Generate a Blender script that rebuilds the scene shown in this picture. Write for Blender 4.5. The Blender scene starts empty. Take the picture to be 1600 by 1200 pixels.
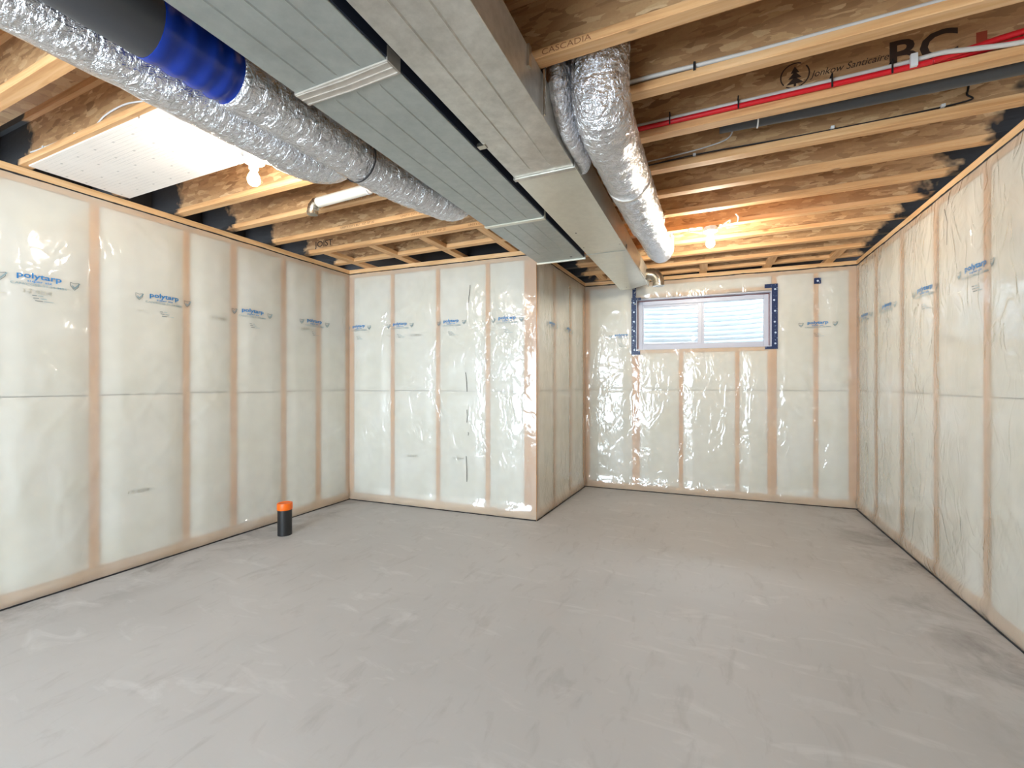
import bpy, bmesh, math, random
from mathutils import Vector, Matrix, noise

random.seed(7)
sc = bpy.context.scene
col = sc.collection

# ------------------------------------------------------------------ camera
CAM_H = 1.36
F_PX = 688.0
YAW = math.radians(24.2)
CS, SN = math.cos(YAW), math.sin(YAW)
cam_d = bpy.data.cameras.new('camera')
cam_d.sensor_fit = 'HORIZONTAL'
cam_d.sensor_width = 36.0
cam_d.lens = 36.0 * F_PX / 1600.0
cam_d.clip_start = 0.02
cam = bpy.data.objects.new('camera', cam_d)
cam.location = (0, 0, CAM_H)
cam.rotation_euler = (math.radians(90), 0, YAW)
col.objects.link(cam)
sc.camera = cam

# ------------------------------------------------------------------ view, world, lights
vs = sc.view_settings
vs.view_transform = 'Standard'
vs.look = 'None'
vs.gamma = 1.0
vs.use_curve_mapping = False
vs.exposure = 0.40

w = bpy.data.worlds.new('overcast_sky')
sc.world = w
w.use_nodes = True
w.node_tree.nodes['Background'].inputs[0].default_value = (0.79, 0.90, 1.0, 1)
w.node_tree.nodes['Background'].inputs[1].default_value = 20.0

def area_light(name, loc, rot, sx, sy, power, color):
    d = bpy.data.lights.new(name, 'AREA')
    d.shape = 'RECTANGLE'; d.size = sx; d.size_y = sy
    d.energy = power; d.color = color
    o = bpy.data.objects.new(name, d)
    o.location = loc; o.rotation_euler = rot
    col.objects.link(o)
    return o
# sky portals (they only guide the sampling of the sky): the added glazed door behind the viewer, the open top of the window well
for nm, lc, rt, sx_, sy_ in (('sky_portal_door', (-2.3, -2.98, 1.10), (math.radians(90), 0, 0), 2.7, 2.2),
                             ('sky_portal_well', (-0.12, 6.70, 2.86), (0, 0, 0.0522), 2.3, 1.3)):
    area_light(nm, lc, rt, sx_, sy_, 1.0, (1, 1, 1)).data.cycles.is_portal = True
BULB_STRENGTH = 400.0

# ------------------------------------------------------------------ pixel helpers (1600x1200 frame)
CAM = Vector((0, 0, CAM_H))
def ray(px, py):
    u = (px - 800.0) / F_PX
    v = (600.0 - py) / F_PX
    return Vector((u * CS - SN, u * SN + CS, v))
def on_z(px, py, z):
    r = ray(px, py); return CAM + r * ((z - CAM_H) / r.z)
def on_y(px, py, y):
    r = ray(px, py); return CAM + r * (y / r.y)
def on_x(px, py, x):
    r = ray(px, py); return CAM + r * (x / r.x)

# ------------------------------------------------------------------ tagging
def tag(o, label=None, cat=None, group=None, kind=None):
    if label: o['label'] = label
    if cat: o['category'] = cat
    if group: o['group'] = group
    if kind: o['kind'] = kind
    return o
def empty(name, loc=(0, 0, 0)):
    o = bpy.data.objects.new(name, None)
    o.empty_display_size = 0.1
    o.location = loc
    col.objects.link(o)
    return o

# ------------------------------------------------------------------ mesh builder
ORG = {}      # world position of every object's origin
class MB:
    def __init__(s):
        s.v = []; s.f = []; s.m = []
    def add(s, vs_, fs, mi=0):
        b = len(s.v)
        s.v += [tuple(p) for p in vs_]
        for f in fs:
            s.f.append(tuple(i + b for i in f)); s.m.append(mi)
        return s
    def box(s, x0, x1, y0, y1, z0, z1, mi=0):
        vs_ = [(x, y, z) for z in (z0, z1) for y in (y0, y1) for x in (x0, x1)]
        return s.add(vs_, [(0, 2, 3, 1), (4, 5, 7, 6), (0, 1, 5, 4), (2, 6, 7, 3), (0, 4, 6, 2), (1, 3, 7, 5)], mi)
    def obox(s, c, ax, ay, az, mi=0):
        """box from centre and three half-axis vectors"""
        c = Vector(c); ax = Vector(ax); ay = Vector(ay); az = Vector(az)
        vs_ = [c + ax * i + ay * j + az * k for k in (-1, 1) for j in (-1, 1) for i in (-1, 1)]
        return s.add(vs_, [(0, 2, 3, 1), (4, 5, 7, 6), (0, 1, 5, 4), (2, 6, 7, 3), (0, 4, 6, 2), (1, 3, 7, 5)], mi)
    def tube(s, pts, r, seg=10, caps=True, mi=0, rfun=None):
        pts = [Vector(p) for p in pts]
        n = len(pts)
        tang = []
        for i in range(n):
            a = pts[max(i - 1, 0)]; b = pts[min(i + 1, n - 1)]
            tang.append((b - a).normalized())
        t0 = tang[0]
        up = Vector((0, 0, 1)) if abs(t0.z) < 0.9 else Vector((1, 0, 0))
        nrm = (up - t0 * up.dot(t0)).normalized()
        vs_ = []
        for i in range(n):
            if i:
                nrm = (nrm - tang[i] * nrm.dot(tang[i])).normalized()
            bi = tang[i].cross(nrm)
            ri = r[i] if isinstance(r, (list, tuple)) else r
            for k in range(seg):
                a = 2 * math.pi * k / seg
                rr = ri * (rfun(i, a) if rfun else 1.0)
                vs_.append(pts[i] + nrm * (math.cos(a) * rr) + bi * (math.sin(a) * rr))
        fs = []
        for i in range(n - 1):
            for k in range(seg):
                k2 = (k + 1) % seg
                fs.append((i * seg + k, i * seg + k2, (i + 1) * seg + k2, (i + 1) * seg + k))
        if caps:
            fs.append(tuple(range(seg - 1, -1, -1)))
            fs.append(tuple((n - 1) * seg + k for k in range(seg)))
        return s.add(vs_, fs, mi)
    def lathe(s, c, prof, seg=24, axis=Vector((0, 0, 1)), mi=0):
        """prof: list of (radius, height along axis)"""
        c = Vector(c); axis = Vector(axis).normalized()
        up = Vector((1, 0, 0)) if abs(axis.x) < 0.9 else Vector((0, 1, 0))
        a1 = (up - axis * up.dot(axis)).normalized(); a2 = axis.cross(a1)
        vs_ = []
        for (r, h) in prof:
            for k in range(seg):
                a = 2 * math.pi * k / seg
                vs_.append(c + axis * h + a1 * (r * math.cos(a)) + a2 * (r * math.sin(a)))
        fs = []
        for i in range(len(prof) - 1):
            for k in range(seg):
                k2 = (k + 1) % seg
                fs.append((i * seg + k, i * seg + k2, (i + 1) * seg + k2, (i + 1) * seg + k))
        fs.append(tuple(range(seg - 1, -1, -1)))
        fs.append(tuple((len(prof) - 1) * seg + k for k in range(seg)))
        return s.add(vs_, fs, mi)
    def build(s, name, mats, parent=None, origin=None, smooth=False, bevel=0.0, autosmooth=False):
        me = bpy.data.meshes.new(name)
        if origin is None and parent is not None:
            org = ORG.get(parent.name, Vector((0, 0, 0)))
            rel = Vector((0, 0, 0))
        elif origin is not None:
            org = Vector(origin)
            rel = org
        else:
            org = Vector((0, 0, 0)); rel = org
        me.from_pydata([tuple(Vector(p) - org) for p in s.v], [], s.f)
        if not isinstance(mats, (list, tuple)): mats = [mats]
        for m in mats: me.materials.append(m)
        for i, p in enumerate(me.polygons):
            p.material_index = s.m[i]
            p.use_smooth = smooth
        bm = bmesh.new(); bm.from_mesh(me)
        bmesh.ops.recalc_face_normals(bm, faces=bm.faces)
        if bevel:
            bmesh.ops.bevel(bm, geom=bm.edges[:], offset=bevel, segments=1, affect='EDGES')
        bm.to_mesh(me); bm.free()
        if autosmooth and smooth:
            me.set_sharp_from_angle(angle=math.radians(40))
        o = bpy.data.objects.new(name, me)
        o.location = rel
        col.objects.link(o)
        ORG[o.name] = org
        if parent is not None:
            o.parent = parent
        return o

def thing(name, loc, label, cat, group=None):
    o = empty(name, loc)
    ORG[o.name] = Vector(loc)
    return tag(o, label, cat, group)

def catmull(pts, per=8):
    pts = [Vector(p) for p in pts]
    out = []
    P = [pts[0] * 2 - pts[1]] + pts + [pts[-1] * 2 - pts[-2]]
    for i in range(1, len(P) - 2):
        for k in range(per):
            t = k / per
            a, b, c, d = P[i - 1], P[i], P[i + 1], P[i + 2]
            out.append(0.5 * ((2 * b) + (c - a) * t + (2 * a - 5 * b + 4 * c - d) * t * t + (3 * b - a - 3 * c + d) * t ** 3))
    out.append(pts[-1])
    return out

# ------------------------------------------------------------------ materials
def srgb(r, g, b):
    f = lambda c: c / 12.92 if c <= 0.04045 else ((c + 0.055) / 1.055) ** 2.4
    return (f(r / 255), f(g / 255), f(b / 255), 1)

class NT:
    def __init__(s, name):
        s.mat = bpy.data.materials.new(name)
        s.mat.use_nodes = True
        s.t = s.mat.node_tree
        s.t.nodes.clear()
        s.out = s.n('ShaderNodeOutputMaterial')
    def n(s, typ, **kw):
        nd = s.t.nodes.new(typ)
        for k, v in kw.items():
            if k.startswith('i_'):
                nd.inputs[k[2:].replace('_', ' ')].default_value = v
            else:
                setattr(nd, k, v)
        return nd
    def l(s, a, b):
        s.t.links.new(a, b)
    def coord(s, scale=(1, 1, 1), rot=(0, 0, 0)):
        tc = s.n('ShaderNodeTexCoord')
        mp = s.n('ShaderNodeMapping')
        mp.inputs['Scale'].default_value = scale
        mp.inputs['Rotation'].default_value = rot
        s.l(tc.outputs['Object'], mp.inputs['Vector'])
        return mp.outputs['Vector']
    def noise(s, vec, scale, detail=3, rough=0.5, dist=0.0):
        nd = s.n('ShaderNodeTexNoise')
        nd.inputs['Scale'].default_value = scale
        nd.inputs['Detail'].default_value = detail
        nd.inputs['Roughness'].default_value = rough
        nd.inputs['Distortion'].default_value = dist
        s.l(vec, nd.inputs['Vector'])
        return nd
    def ramp(s, fac, stops, interp='LINEAR'):
        nd = s.n('ShaderNodeValToRGB')
        cr = nd.color_ramp
        cr.interpolation = interp
        while len(cr.elements) < len(stops): cr.elements.new(0.5)
        for e, (p, c) in zip(cr.elements, stops):
            e.position = p
            e.color = c if len(c) == 4 else (*c, 1)
        s.l(fac, nd.inputs['Fac'])
        return nd.outputs['Color']
    def mix(s, fac, a, b, mode='MIX'):
        nd = s.n('ShaderNodeMix', data_type='RGBA', blend_type=mode)
        for sock, v in ((nd.inputs['Factor'], fac), (nd.inputs[6], a), (nd.inputs[7], b)):
            if isinstance(v, (int, float, tuple)):
                sock.default_value = v
            else:
                s.l(v, sock)
        return nd.outputs[2]
    def math(s, op, a, b=None, clamp=False):
        nd = s.n('ShaderNodeMath', operation=op, use_clamp=clamp)
        for i, v in enumerate((a, b)):
            if v is None: continue
            if isinstance(v, (int, float)): nd.inputs[i].default_value = v
            else: s.l(v, nd.inputs[i])
        return nd.outputs[0]
    def bump(s, h, strength=0.3, dist=0.01):
        nd = s.n('ShaderNodeBump')
        nd.inputs['Strength'].default_value = strength
        nd.inputs['Distance'].default_value = dist
        s.l(h, nd.inputs['Height'])
        return nd.outputs['Normal']
    def principled(s, base=None, rough=0.6, metal=0.0, normal=None, **kw):
        p = s.n('ShaderNodeBsdfPrincipled')
        if base is not None:
            if isinstance(base, tuple): p.inputs['Base Color'].default_value = base
            else: s.l(base, p.inputs['Base Color'])
        if isinstance(rough, (int, float)): p.inputs['Roughness'].default_value = rough
        else: s.l(rough, p.inputs['Roughness'])
        p.inputs['Metallic'].default_value = metal
        if normal is not None: s.l(normal, p.inputs['Normal'])
        for k, v in kw.items(): p.inputs[k].default_value = v
        s.l(p.outputs[0], s.out.inputs['Surface'])
        return s.mat

def plain(name, c, rough=0.5, metal=0.0, **kw):
    return NT(name).principled(c, rough, metal, **kw)

def mat_wood(name, axis, c0, c1, c2, black=None):
    """planed softwood with grain along an axis"""
    t = NT(name)
    sc_ = [14, 14, 14]; sc_[axis] = 0.8
    v = t.coord(tuple(sc_))
    n1 = t.noise(v, 2.2, 5, 0.6, 0.6)
    base = t.ramp(n1.outputs['Fac'], [(0.28, c0), (0.5, c1), (0.72, c2)])
    sk = [5, 5, 5]; sk[axis] = 2.4
    vk = t.coord(tuple(sk))
    vo = t.n('ShaderNodeTexVoronoi'); vo.inputs['Scale'].default_value = 1.3
    t.l(vk, vo.inputs['Vector'])
    kn = t.ramp(vo.outputs['Distance'], [(0.05, (1, 1, 1)), (0.11, (0, 0, 0))])
    base = t.mix(t.math('MULTIPLY', kn, 0.75), base, srgb(96, 58, 30))
    big = t.noise(t.coord((1.2, 1.2, 1.2)), 1.5, 2)
    base = t.mix(t.math('MULTIPLY', big.outputs['Fac'], 0.35), base, c0)
    if black is not None: base = black(t, base)
    return t.principled(base, 0.62, normal=t.bump(n1.outputs['Fac'], 0.25, 0.003))

def black_ends(t, base):
    """black sprayed coating on the outer ends of the joists, with a ragged edge"""
    g = t.n('ShaderNodeNewGeometry')
    sp = t.n('ShaderNodeSeparateXYZ')
    t.l(g.outputs['Position'], sp.inputs[0])
    nz = t.noise(t.coord((1, 1, 1)), 6.0, 3, 0.6)
    off = t.math('MULTIPLY', t.math('SUBTRACT', nz.outputs['Fac'], 0.5), 0.42)
    a = t.math('ADD', sp.outputs['X'], off)
    left = t.math('MULTIPLY', t.math('SUBTRACT', -3.78, a), 14.0, clamp=True)
    right = t.math('MULTIPLY', t.math('SUBTRACT', a, 1.34), 14.0, clamp=True)
    # ends that bear on the jog in the foundation
    ylim = t.math('MULTIPLY', t.math('SUBTRACT', sp.outputs['Y'], 4.05), 20.0, clamp=True)
    jog = t.math('MULTIPLY', t.math('MULTIPLY', t.math('SUBTRACT', -1.34, a), 14.0, clamp=True), ylim)
    m = t.math('MAXIMUM', t.math('MAXIMUM', left, right), jog)
    return t.mix(m, base, (0.006, 0.006, 0.008, 1))

PINE = (srgb(196, 150, 100), srgb(224, 184, 136), srgb(236, 204, 162))
FLNG = (srgb(190, 136, 86), srgb(218, 170, 118), srgb(232, 192, 146))
M = {}
M['pine_z'] = mat_wood('pine_upright', 2, srgb(196, 140, 84), srgb(222, 170, 110), srgb(236, 192, 138))
M['pine_x'] = mat_wood('pine_plate_x', 0, *PINE)
M['pine_y'] = mat_wood('pine_plate_y', 1, *PINE)
M['flange'] = mat_wood('flange_lumber', 0, *FLNG, black=black_ends)
M['block'] = mat_wood('block_lumber', 1, *FLNG)

def mat_osb(name, black=None):
    t = NT(name)
    cols = []
    for rot, sc_, vs_ in (((0, 0, 0), (7, 7, 30), 1.7), ((0.0, 0.7, 0), (7, 7, 26), 1.5), ((0, -0.9, 0), (8, 8, 28), 1.6)):
        v = t.coord(sc_, rot)
        nz = t.noise(v, 1.2, 2)
        vm = t.n('ShaderNodeVectorMath', operation='ADD')
        t.l(v, vm.inputs[0])
        vm2 = t.n('ShaderNodeVectorMath', operation='SCALE'); vm2.inputs['Scale'].default_value = 0.8
        t.l(nz.outputs['Color'], vm2.inputs[0]); t.l(vm2.outputs[0], vm.inputs[1])
        vo = t.n('ShaderNodeTexVoronoi'); vo.inputs['Scale'].default_value = vs_
        t.l(vm.outputs[0], vo.inputs['Vector'])
        sp = t.n('ShaderNodeSeparateColor'); t.l(vo.outputs['Color'], sp.inputs[0])
        cols.append((sp.outputs[0], sp.outputs[1], vo.outputs['Distance']))
    a = t.ramp(cols[0][0], [(0.0, srgb(162, 124, 86)), (0.35, srgb(182, 142, 100)), (0.7, srgb(194, 154, 110)), (1.0, srgb(214, 178, 134))])
    b = t.ramp(cols[1][0], [(0.0, srgb(146, 108, 72)), (0.5, srgb(188, 148, 104)), (1.0, srgb(206, 168, 122))])
    c = t.ramp(cols[2][0], [(0.0, srgb(166, 126, 88)), (0.6, srgb(192, 152, 108)), (1.0, srgb(226, 194, 150))])
    pick1 = t.ramp(cols[1][1], [(0.48, (0, 0, 0)), (0.52, (1, 1, 1))])
    pick2 = t.ramp(cols[2][1], [(0.62, (0, 0, 0)), (0.66, (1, 1, 1))])
    base = t.mix(pick1, a, b)
    base = t.mix(pick2, base, c)
    g = t.noise(t.coord((1, 1, 1)), 90, 3)
    base = t.mix(t.math('MULTIPLY', g.outputs['Fac'], 0.4), base, srgb(152, 112, 76))
    if black is not None: base = black(t, base)
    return t.principled(base, 0.65, normal=t.bump(cols[1][2], 0.25, 0.004))
M['osb'] = mat_osb('strand_board', black_ends)
M['subfloor'] = mat_osb('subfloor_board')
M['black'] = plain('black_coating', (0.008, 0.008, 0.011, 1), 0.75)

def mat_insulation():
    t = NT('mineral_batt')
    v = t.coord((1, 1, 1))
    n1 = t.noise(v, 3.0, 4, 0.6)
    n2 = t.noise(v, 40.0, 3, 0.6)
    base = t.ramp(n1.outputs['Fac'], [(0.3, srgb(228, 225, 210)), (0.7, srgb(238, 237, 231))])
    return t.principled(base, 0.95, normal=t.bump(n2.outputs['Fac'], 0.3, 0.004))
M['batt'] = mat_insulation()

def mat_film():
    """hazy six-mil polyethylene: clear film + milky haze + glossy crinkled face"""
    t = NT('poly_film')
    v = t.coord((1, 1, 1))
    n0 = t.noise(v, 1.6, 3, 0.6)
    w1 = t.noise(t.coord((3.2, 3.2, 1.6), (0.5, 0.4, 0.3)), 2.0, 2, 0.45, 1.0)
    w2 = t.noise(v, 11.0, 2, 0.5, 0.8)
    pm = t.noise(t.coord((1, 1, 1), (0.2, 0.1, 0.7)), 1.3, 2, 0.5)
    patch = t.ramp(pm.outputs['Fac'], [(0.40, (0.18, 0.18, 0.18)), (0.56, (1, 1, 1))])
    r1 = t.math('MINIMUM', t.math('ABSOLUTE', t.math('SUBTRACT', w1.outputs['Fac'], 0.5)), 0.09)
    h = t.math('ADD', t.math('MULTIPLY', r1, 1.2), t.math('MULTIPLY', w2.outputs['Fac'], 0.12))
    h = t.math('MULTIPLY', h, patch)
    nb = t.bump(h, 0.55, 0.05)
    tr = t.n('ShaderNodeBsdfTransparent'); tr.inputs[0].default_value = (0.97, 0.965, 0.955, 1)
    df = t.n('ShaderNodeBsdfDiffuse'); df.inputs[0].default_value = (0.80, 0.80, 0.775, 1)
    tl = t.n('ShaderNodeBsdfTranslucent'); tl.inputs[0].default_value = (0.90, 0.885, 0.84, 1)
    hz = t.n('ShaderNodeMixShader'); hz.inputs[0].default_value = 0.30
    t.l(df.outputs[0], hz.inputs[1]); t.l(tl.outputs[0], hz.inputs[2])
    mx = t.n('ShaderNodeMixShader')
    t.l(t.math('ADD', t.math('MULTIPLY', n0.outputs['Fac'], 0.34), 0.26), mx.inputs[0])
    t.l(tr.outputs[0], mx.inputs[1]); t.l(hz.outputs[0], mx.inputs[2])
    gl = t.n('ShaderNodeBsdfGlossy'); gl.inputs['Roughness'].default_value = 0.10
    t.l(nb, gl.inputs['Normal'])
    lw = t.n('ShaderNodeLayerWeight'); lw.inputs['Blend'].default_value = 0.5
    t.l(nb, lw.inputs['Normal'])
    fz = t.math('ADD', t.math('MULTIPLY', t.math('POWER', lw.outputs['Facing'], 4.5), 0.8), 0.075)
    m2 = t.n('ShaderNodeMixShader')
    t.l(fz, m2.inputs[0])
    t.l(mx.outputs[0], m2.inputs[1]); t.l(gl.outputs[0], m2.inputs[2])
    t.l(m2.outputs[0], t.out.inputs['Surface'])
    return t.mat
M['film'] = mat_film()

def mat_concrete():
    t = NT('trowelled_concrete')
    v = t.coord((1, 1, 1))
    n1 = t.noise(v, 0.8, 5, 0.6, 0.4)
    n2 = t.noise(t.coord((1.0, 3.0, 1), (0, 0, 0.5)), 2.4, 5, 0.62, 0.8)
    n3 = t.noise(t.coord((3.2, 1.2, 1), (0, 0, -0.35)), 3.2, 4, 0.6, 1.0)
    base = t.ramp(n1.outputs['Fac'], [(0.3, srgb(176, 175, 174)), (0.7, srgb(188, 187, 186))])
    hi = t.ramp(n2.outputs['Fac'], [(0.56, (0, 0, 0)), (0.74, (1, 1, 1))])
    base = t.mix(t.math('MULTIPLY', hi, 0.55), base, srgb(210, 209, 208))
    lo = t.ramp(n3.outputs['Fac'], [(0.26, (1, 1, 1)), (0.44, (0, 0, 0))])
    base = t.mix(t.math('MULTIPLY', lo, 0.4), base, srgb(152, 149, 147))
    # damp, dirty patches left along the edges of the slab
    g = t.n('ShaderNodeNewGeometry'); sp = t.n('ShaderNodeSeparateXYZ')
    t.l(g.outputs['Position'], sp.inputs[0])
    nz = t.noise(t.coord((1, 1, 1)), 2.6, 5, 0.7, 0.6)
    dr = t.math('SUBTRACT', 1.45, sp.outputs['X'])
    dl = t.math('SUBTRACT', sp.outputs['X'], -3.88)
    dd = t.math('MINIMUM', dr, dl)
    edge = t.math('SUBTRACT', 1.0, t.math('MULTIPLY', dd, 1.7), clamp=True)
    st = t.math('MULTIPLY', edge, t.ramp(nz.outputs['Fac'], [(0.45, (0, 0, 0)), (0.66, (1, 1, 1))]))
    base = t.mix(t.math('MULTIPLY', st, 0.75), base, srgb(104, 98, 94))
    fine = t.noise(v, 60, 3)
    rough = t.math('ADD', t.math('MULTIPLY', n2.outputs['Fac'], 0.35), 0.36)
    return t.principled(base, rough, normal=t.bump(t.math('ADD', n2.outputs['Fac'], t.math('MULTIPLY', fine.outputs['Fac'], 0.15)), 0.12, 0.01))
M['concrete'] = mat_concrete()
M['found'] = plain('foundation_concrete', srgb(150, 148, 144), 0.9)

def mat_galv(name, c0, c1, rough=0.42, metal=0.75):
    t = NT(name)
    v = t.coord((1, 1, 1))
    n1 = t.noise(v, 18, 4, 0.65)
    n2 = t.noise(v, 3.0, 3, 0.6)
    f = t.math('ADD', t.math('MULTIPLY', n1.outputs['Fac'], 0.5), t.math('MULTIPLY', n2.outputs['Fac'], 0.5))
    base = t.ramp(f, [(0.35, c0), (0.65, c1)])
    r = t.math('ADD', t.math('MULTIPLY', n2.outputs['Fac'], 0.2), rough - 0.1)
    return t.principled(base, r, metal, normal=t.bump(n2.outputs['Fac'], 0.08, 0.01))
M['galv_dull'] = mat_galv('galvanised_dull', srgb(158, 162, 158), srgb(178, 181, 176), 0.5, 0.55)
M['galv'] = mat_galv('galvanised_bright', srgb(176, 172, 164), srgb(212, 208, 200), 0.36, 0.75)
M['galv_cream'] = mat_galv('galvanised_plain', srgb(206, 202, 188), srgb(220, 216, 202), 0.42, 0.6)
M['galv_shiny'] = mat_galv('galvanised_shiny', srgb(168, 160, 146), srgb(204, 196, 182), 0.26, 0.95)
M['foil_tape'] = mat_galv('foil_tape', srgb(186, 178, 168), srgb(212, 204, 196), 0.36, 0.6)

def mat_foil():
    t = NT('crinkled_foil')
    v = t.coord((1, 1, 1))
    w1 = t.noise(v, 26, 4, 0.62, 1.0)
    w2 = t.noise(t.coord((9, 22, 9)), 2.5, 3, 0.5, 0.8)
    h = t.math('ADD', t.math('ABSOLUTE', t.math('SUBTRACT', w1.outputs['Fac'], 0.5)), t.math('MULTIPLY', w2.outputs['Fac'], 0.5))
    base = t.ramp(w1.outputs['Fac'], [(0.3, srgb(214, 214, 218)), (0.7, srgb(240, 240, 244))])
    return t.principled(base, 0.20, 0.95, normal=t.bump(h, 0.85, 0.03))
M['foil'] = mat_foil()
M['blue_film'] = NT('blue_plastic_film').principled(srgb(10, 50, 150), 0.2)
M['black_band'] = plain('black_strap', (0.01, 0.01, 0.012, 1), 0.5)
M['abs'] = plain('black_abs', (0.012, 0.012, 0.013, 1), 0.4)
M['grey_abs'] = plain('grey_pipe', srgb(62, 62, 64), 0.45)
M['orange'] = plain('orange_plastic', srgb(240, 106, 8), 0.4)
M['red'] = plain('red_tube', srgb(205, 22, 34), 0.35)
M['white_tube'] = plain('clear_tube', srgb(206, 200, 194), 0.4)
M['white_pl'] = plain('white_plastic', srgb(226, 226, 226), 0.4)
M['vinyl'] = plain('white_vinyl', srgb(194, 196, 208), 0.35)
M['foamline'] = plain('caulk_line', srgb(128, 72, 70), 0.7)
M['porcelain'] = plain('porcelain', srgb(236, 234, 230), 0.3)
M['ink_blue'] = plain('blue_ink', srgb(8, 112, 176), 0.5)
M['ink_grey'] = plain('grey_ink', srgb(112, 138, 148), 0.5)
M['ink_dark'] = plain('dark_ink', srgb(84, 96, 104), 0.5)
M['ink_pale'] = plain('pale_ink', srgb(158, 156, 146), 0.6)
M['ink_black'] = plain('joist_ink', srgb(58, 42, 34), 0.7)
M['ink_red'] = plain('joist_red_ink', srgb(150, 60, 36), 0.7)
M['ink_brown'] = plain('flange_ink', srgb(140, 92, 56), 0.7)

def mat_tape():
    t = NT('blue_printed_tape')
    v = t.coord((1, 1, 1))
    n = t.noise(v, 55, 2)
    base = t.ramp(n.outputs['Fac'], [(0.62, srgb(14, 40, 84)), (0.70, srgb(120, 140, 170))])
    return t.principled(base, 0.4)
M['tape'] = mat_tape()
M['tape_dot'] = plain('tape_print', srgb(190, 205, 225), 0.5)

def mat_board():
    """white panning sheet printed with a faint grid"""
    t = NT('printed_panning_board')
    tc = t.n('ShaderNodeTexCoord')
    masks = []
    for sc_, off, wd in ((42.0, 0, 0.06), ):
        for ax in (0, 1):
            sp = t.n('ShaderNodeSeparateXYZ'); t.l(tc.outputs['Object'], sp.inputs[0])
            fr = t.math('FRACT', t.math('MULTIPLY', sp.outputs[ax], sc_))
            masks.append(t.math('LESS_THAN', fr, 0.12))
    sp = t.n('ShaderNodeSeparateXYZ'); t.l(tc.outputs['Object'], sp.inputs[0])
    fx = t.math('FRACT', t.math('MULTIPLY', sp.outputs[0], 5.2))
    fy = t.math('FRACT', t.math('MULTIPLY', sp.outputs[1], 10.4))
    dot = t.math('MULTIPLY', t.math('LESS_THAN', fx, 0.10), t.math('LESS_THAN', fy, 0.10))
    grid = t.math('MAXIMUM', masks[0], masks[1])
    br = t.n('ShaderNodeTexNoise'); br.inputs['Scale'].default_value = 5.0
    t.l(tc.outputs['Object'], br.inputs['Vector'])
    grid = t.math('MULTIPLY', grid, t.ramp(br.outputs['Fac'], [(0.4, (0.2, 0.2, 0.2)), (0.6, (1, 1, 1))]))
    base = t.mix(t.math('MULTIPLY', grid, 0.30), srgb(240, 232, 226), srgb(120, 116, 116))
    base = t.mix(t.math('MULTIPLY', dot, 0.4), base, srgb(110, 104, 104))
    return t.principled(base, 0.3)
M['board'] = mat_board()

def mat_emit(name, c, s_):
    t = NT(name)
    e = t.n('ShaderNodeEmission'); e.inputs[0].default_value = c; e.inputs[1].default_value = s_
    t.l(e.outputs[0], t.out.inputs['Surface'])
    return t.mat
M['bulb'] = mat_emit('lit_bulb', (1.0, 0.90, 0.75, 1), BULB_STRENGTH)

M['bulb_far'] = mat_emit('lit_far_bulb', (1.0, 0.90, 0.75, 1), BULB_STRENGTH * 2.0)
M['bulb_fill'] = mat_emit('lit_fill_bulb', (0.88, 0.94, 1.0, 1), 600.0)  # for the two unseen bulbs added behind the viewer as fill

def mat_glass():
    t = NT('window_glass')
    tr = t.n('ShaderNodeBsdfTransparent'); tr.inputs[0].default_value = (0.96, 0.98, 0.98, 1)
    gl = t.n('ShaderNodeBsdfGlossy'); gl.inputs['Roughness'].default_value = 0.02
    fr = t.n('ShaderNodeFresnel'); fr.inputs['IOR'].default_value = 1.45
    m = t.n('ShaderNodeMixShader')
    t.l(fr.outputs[0], m.inputs[0]); t.l(tr.outputs[0], m.inputs[1]); t.l(gl.outputs[0], m.inputs[2])
    t.l(m.outputs[0], t.out.inputs['Surface'])
    return t.mat
M['glass'] = mat_glass()
M['well'] = plain('corrugated_steel', srgb(206, 210, 214), 0.45, 0.0)
M['gravel'] = plain('gravel', srgb(170, 168, 162), 0.9)

# ------------------------------------------------------------------ text helper
_tc = {}
def text_geo(s_, bold=0.0, shear=0.0):
    key = (s_, bold, shear)
    if key in _tc: return _tc[key]
    cu = bpy.data.curves.new('txt', 'FONT')
    cu.body = s_; cu.size = 1.0; cu.offset = bold; cu.shear = shear
    cu.align_x = 'CENTER'; cu.resolution_u = 3
    o = bpy.data.objects.new('txt', cu); col.objects.link(o)
    dg = bpy.context.evaluated_depsgraph_get()
    me = bpy.data.meshes.new_from_object(o.evaluated_get(dg))
    bm = bmesh.new(); bm.from_mesh(me)
    bmesh.ops.triangulate(bm, faces=bm.faces[:])
    vs_ = [(v.co.x, v.co.y) for v in bm.verts]
    bm.verts.index_update()
    fs = [tuple(v.index for v in f.verts) for f in bm.faces]
    bm.free()
    bpy.data.objects.remove(o); bpy.data.curves.remove(cu); bpy.data.meshes.remove(me)
    wmin = min(v[0] for v in vs_); wmax = max(v[0] for v in vs_)
    _tc[key] = (vs_, fs, wmax - wmin)
    return _tc[key]

# ------------------------------------------------------------------ room dimensions
Z_FILM = 2.645      # top of the plastic sheet
Z_J = 2.70          # underside of the joists, top of the plates
P1 = on_z(546, 780, 0); P2 = on_z(838, 814, 0); P3 = on_z(914, 760, 0); P4 = on_z(1339, 796, 0)
Y_REAR = -3.0
XL = P1.x; XR = P4.x
P0 = Vector((XL, Y_REAR, 0)); P5 = Vector((XR, Y_REAR, 0))

def smooth01(x):
    x = max(0.0, min(1.0, x)); return x * x * (3 - 2 * x)

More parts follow.
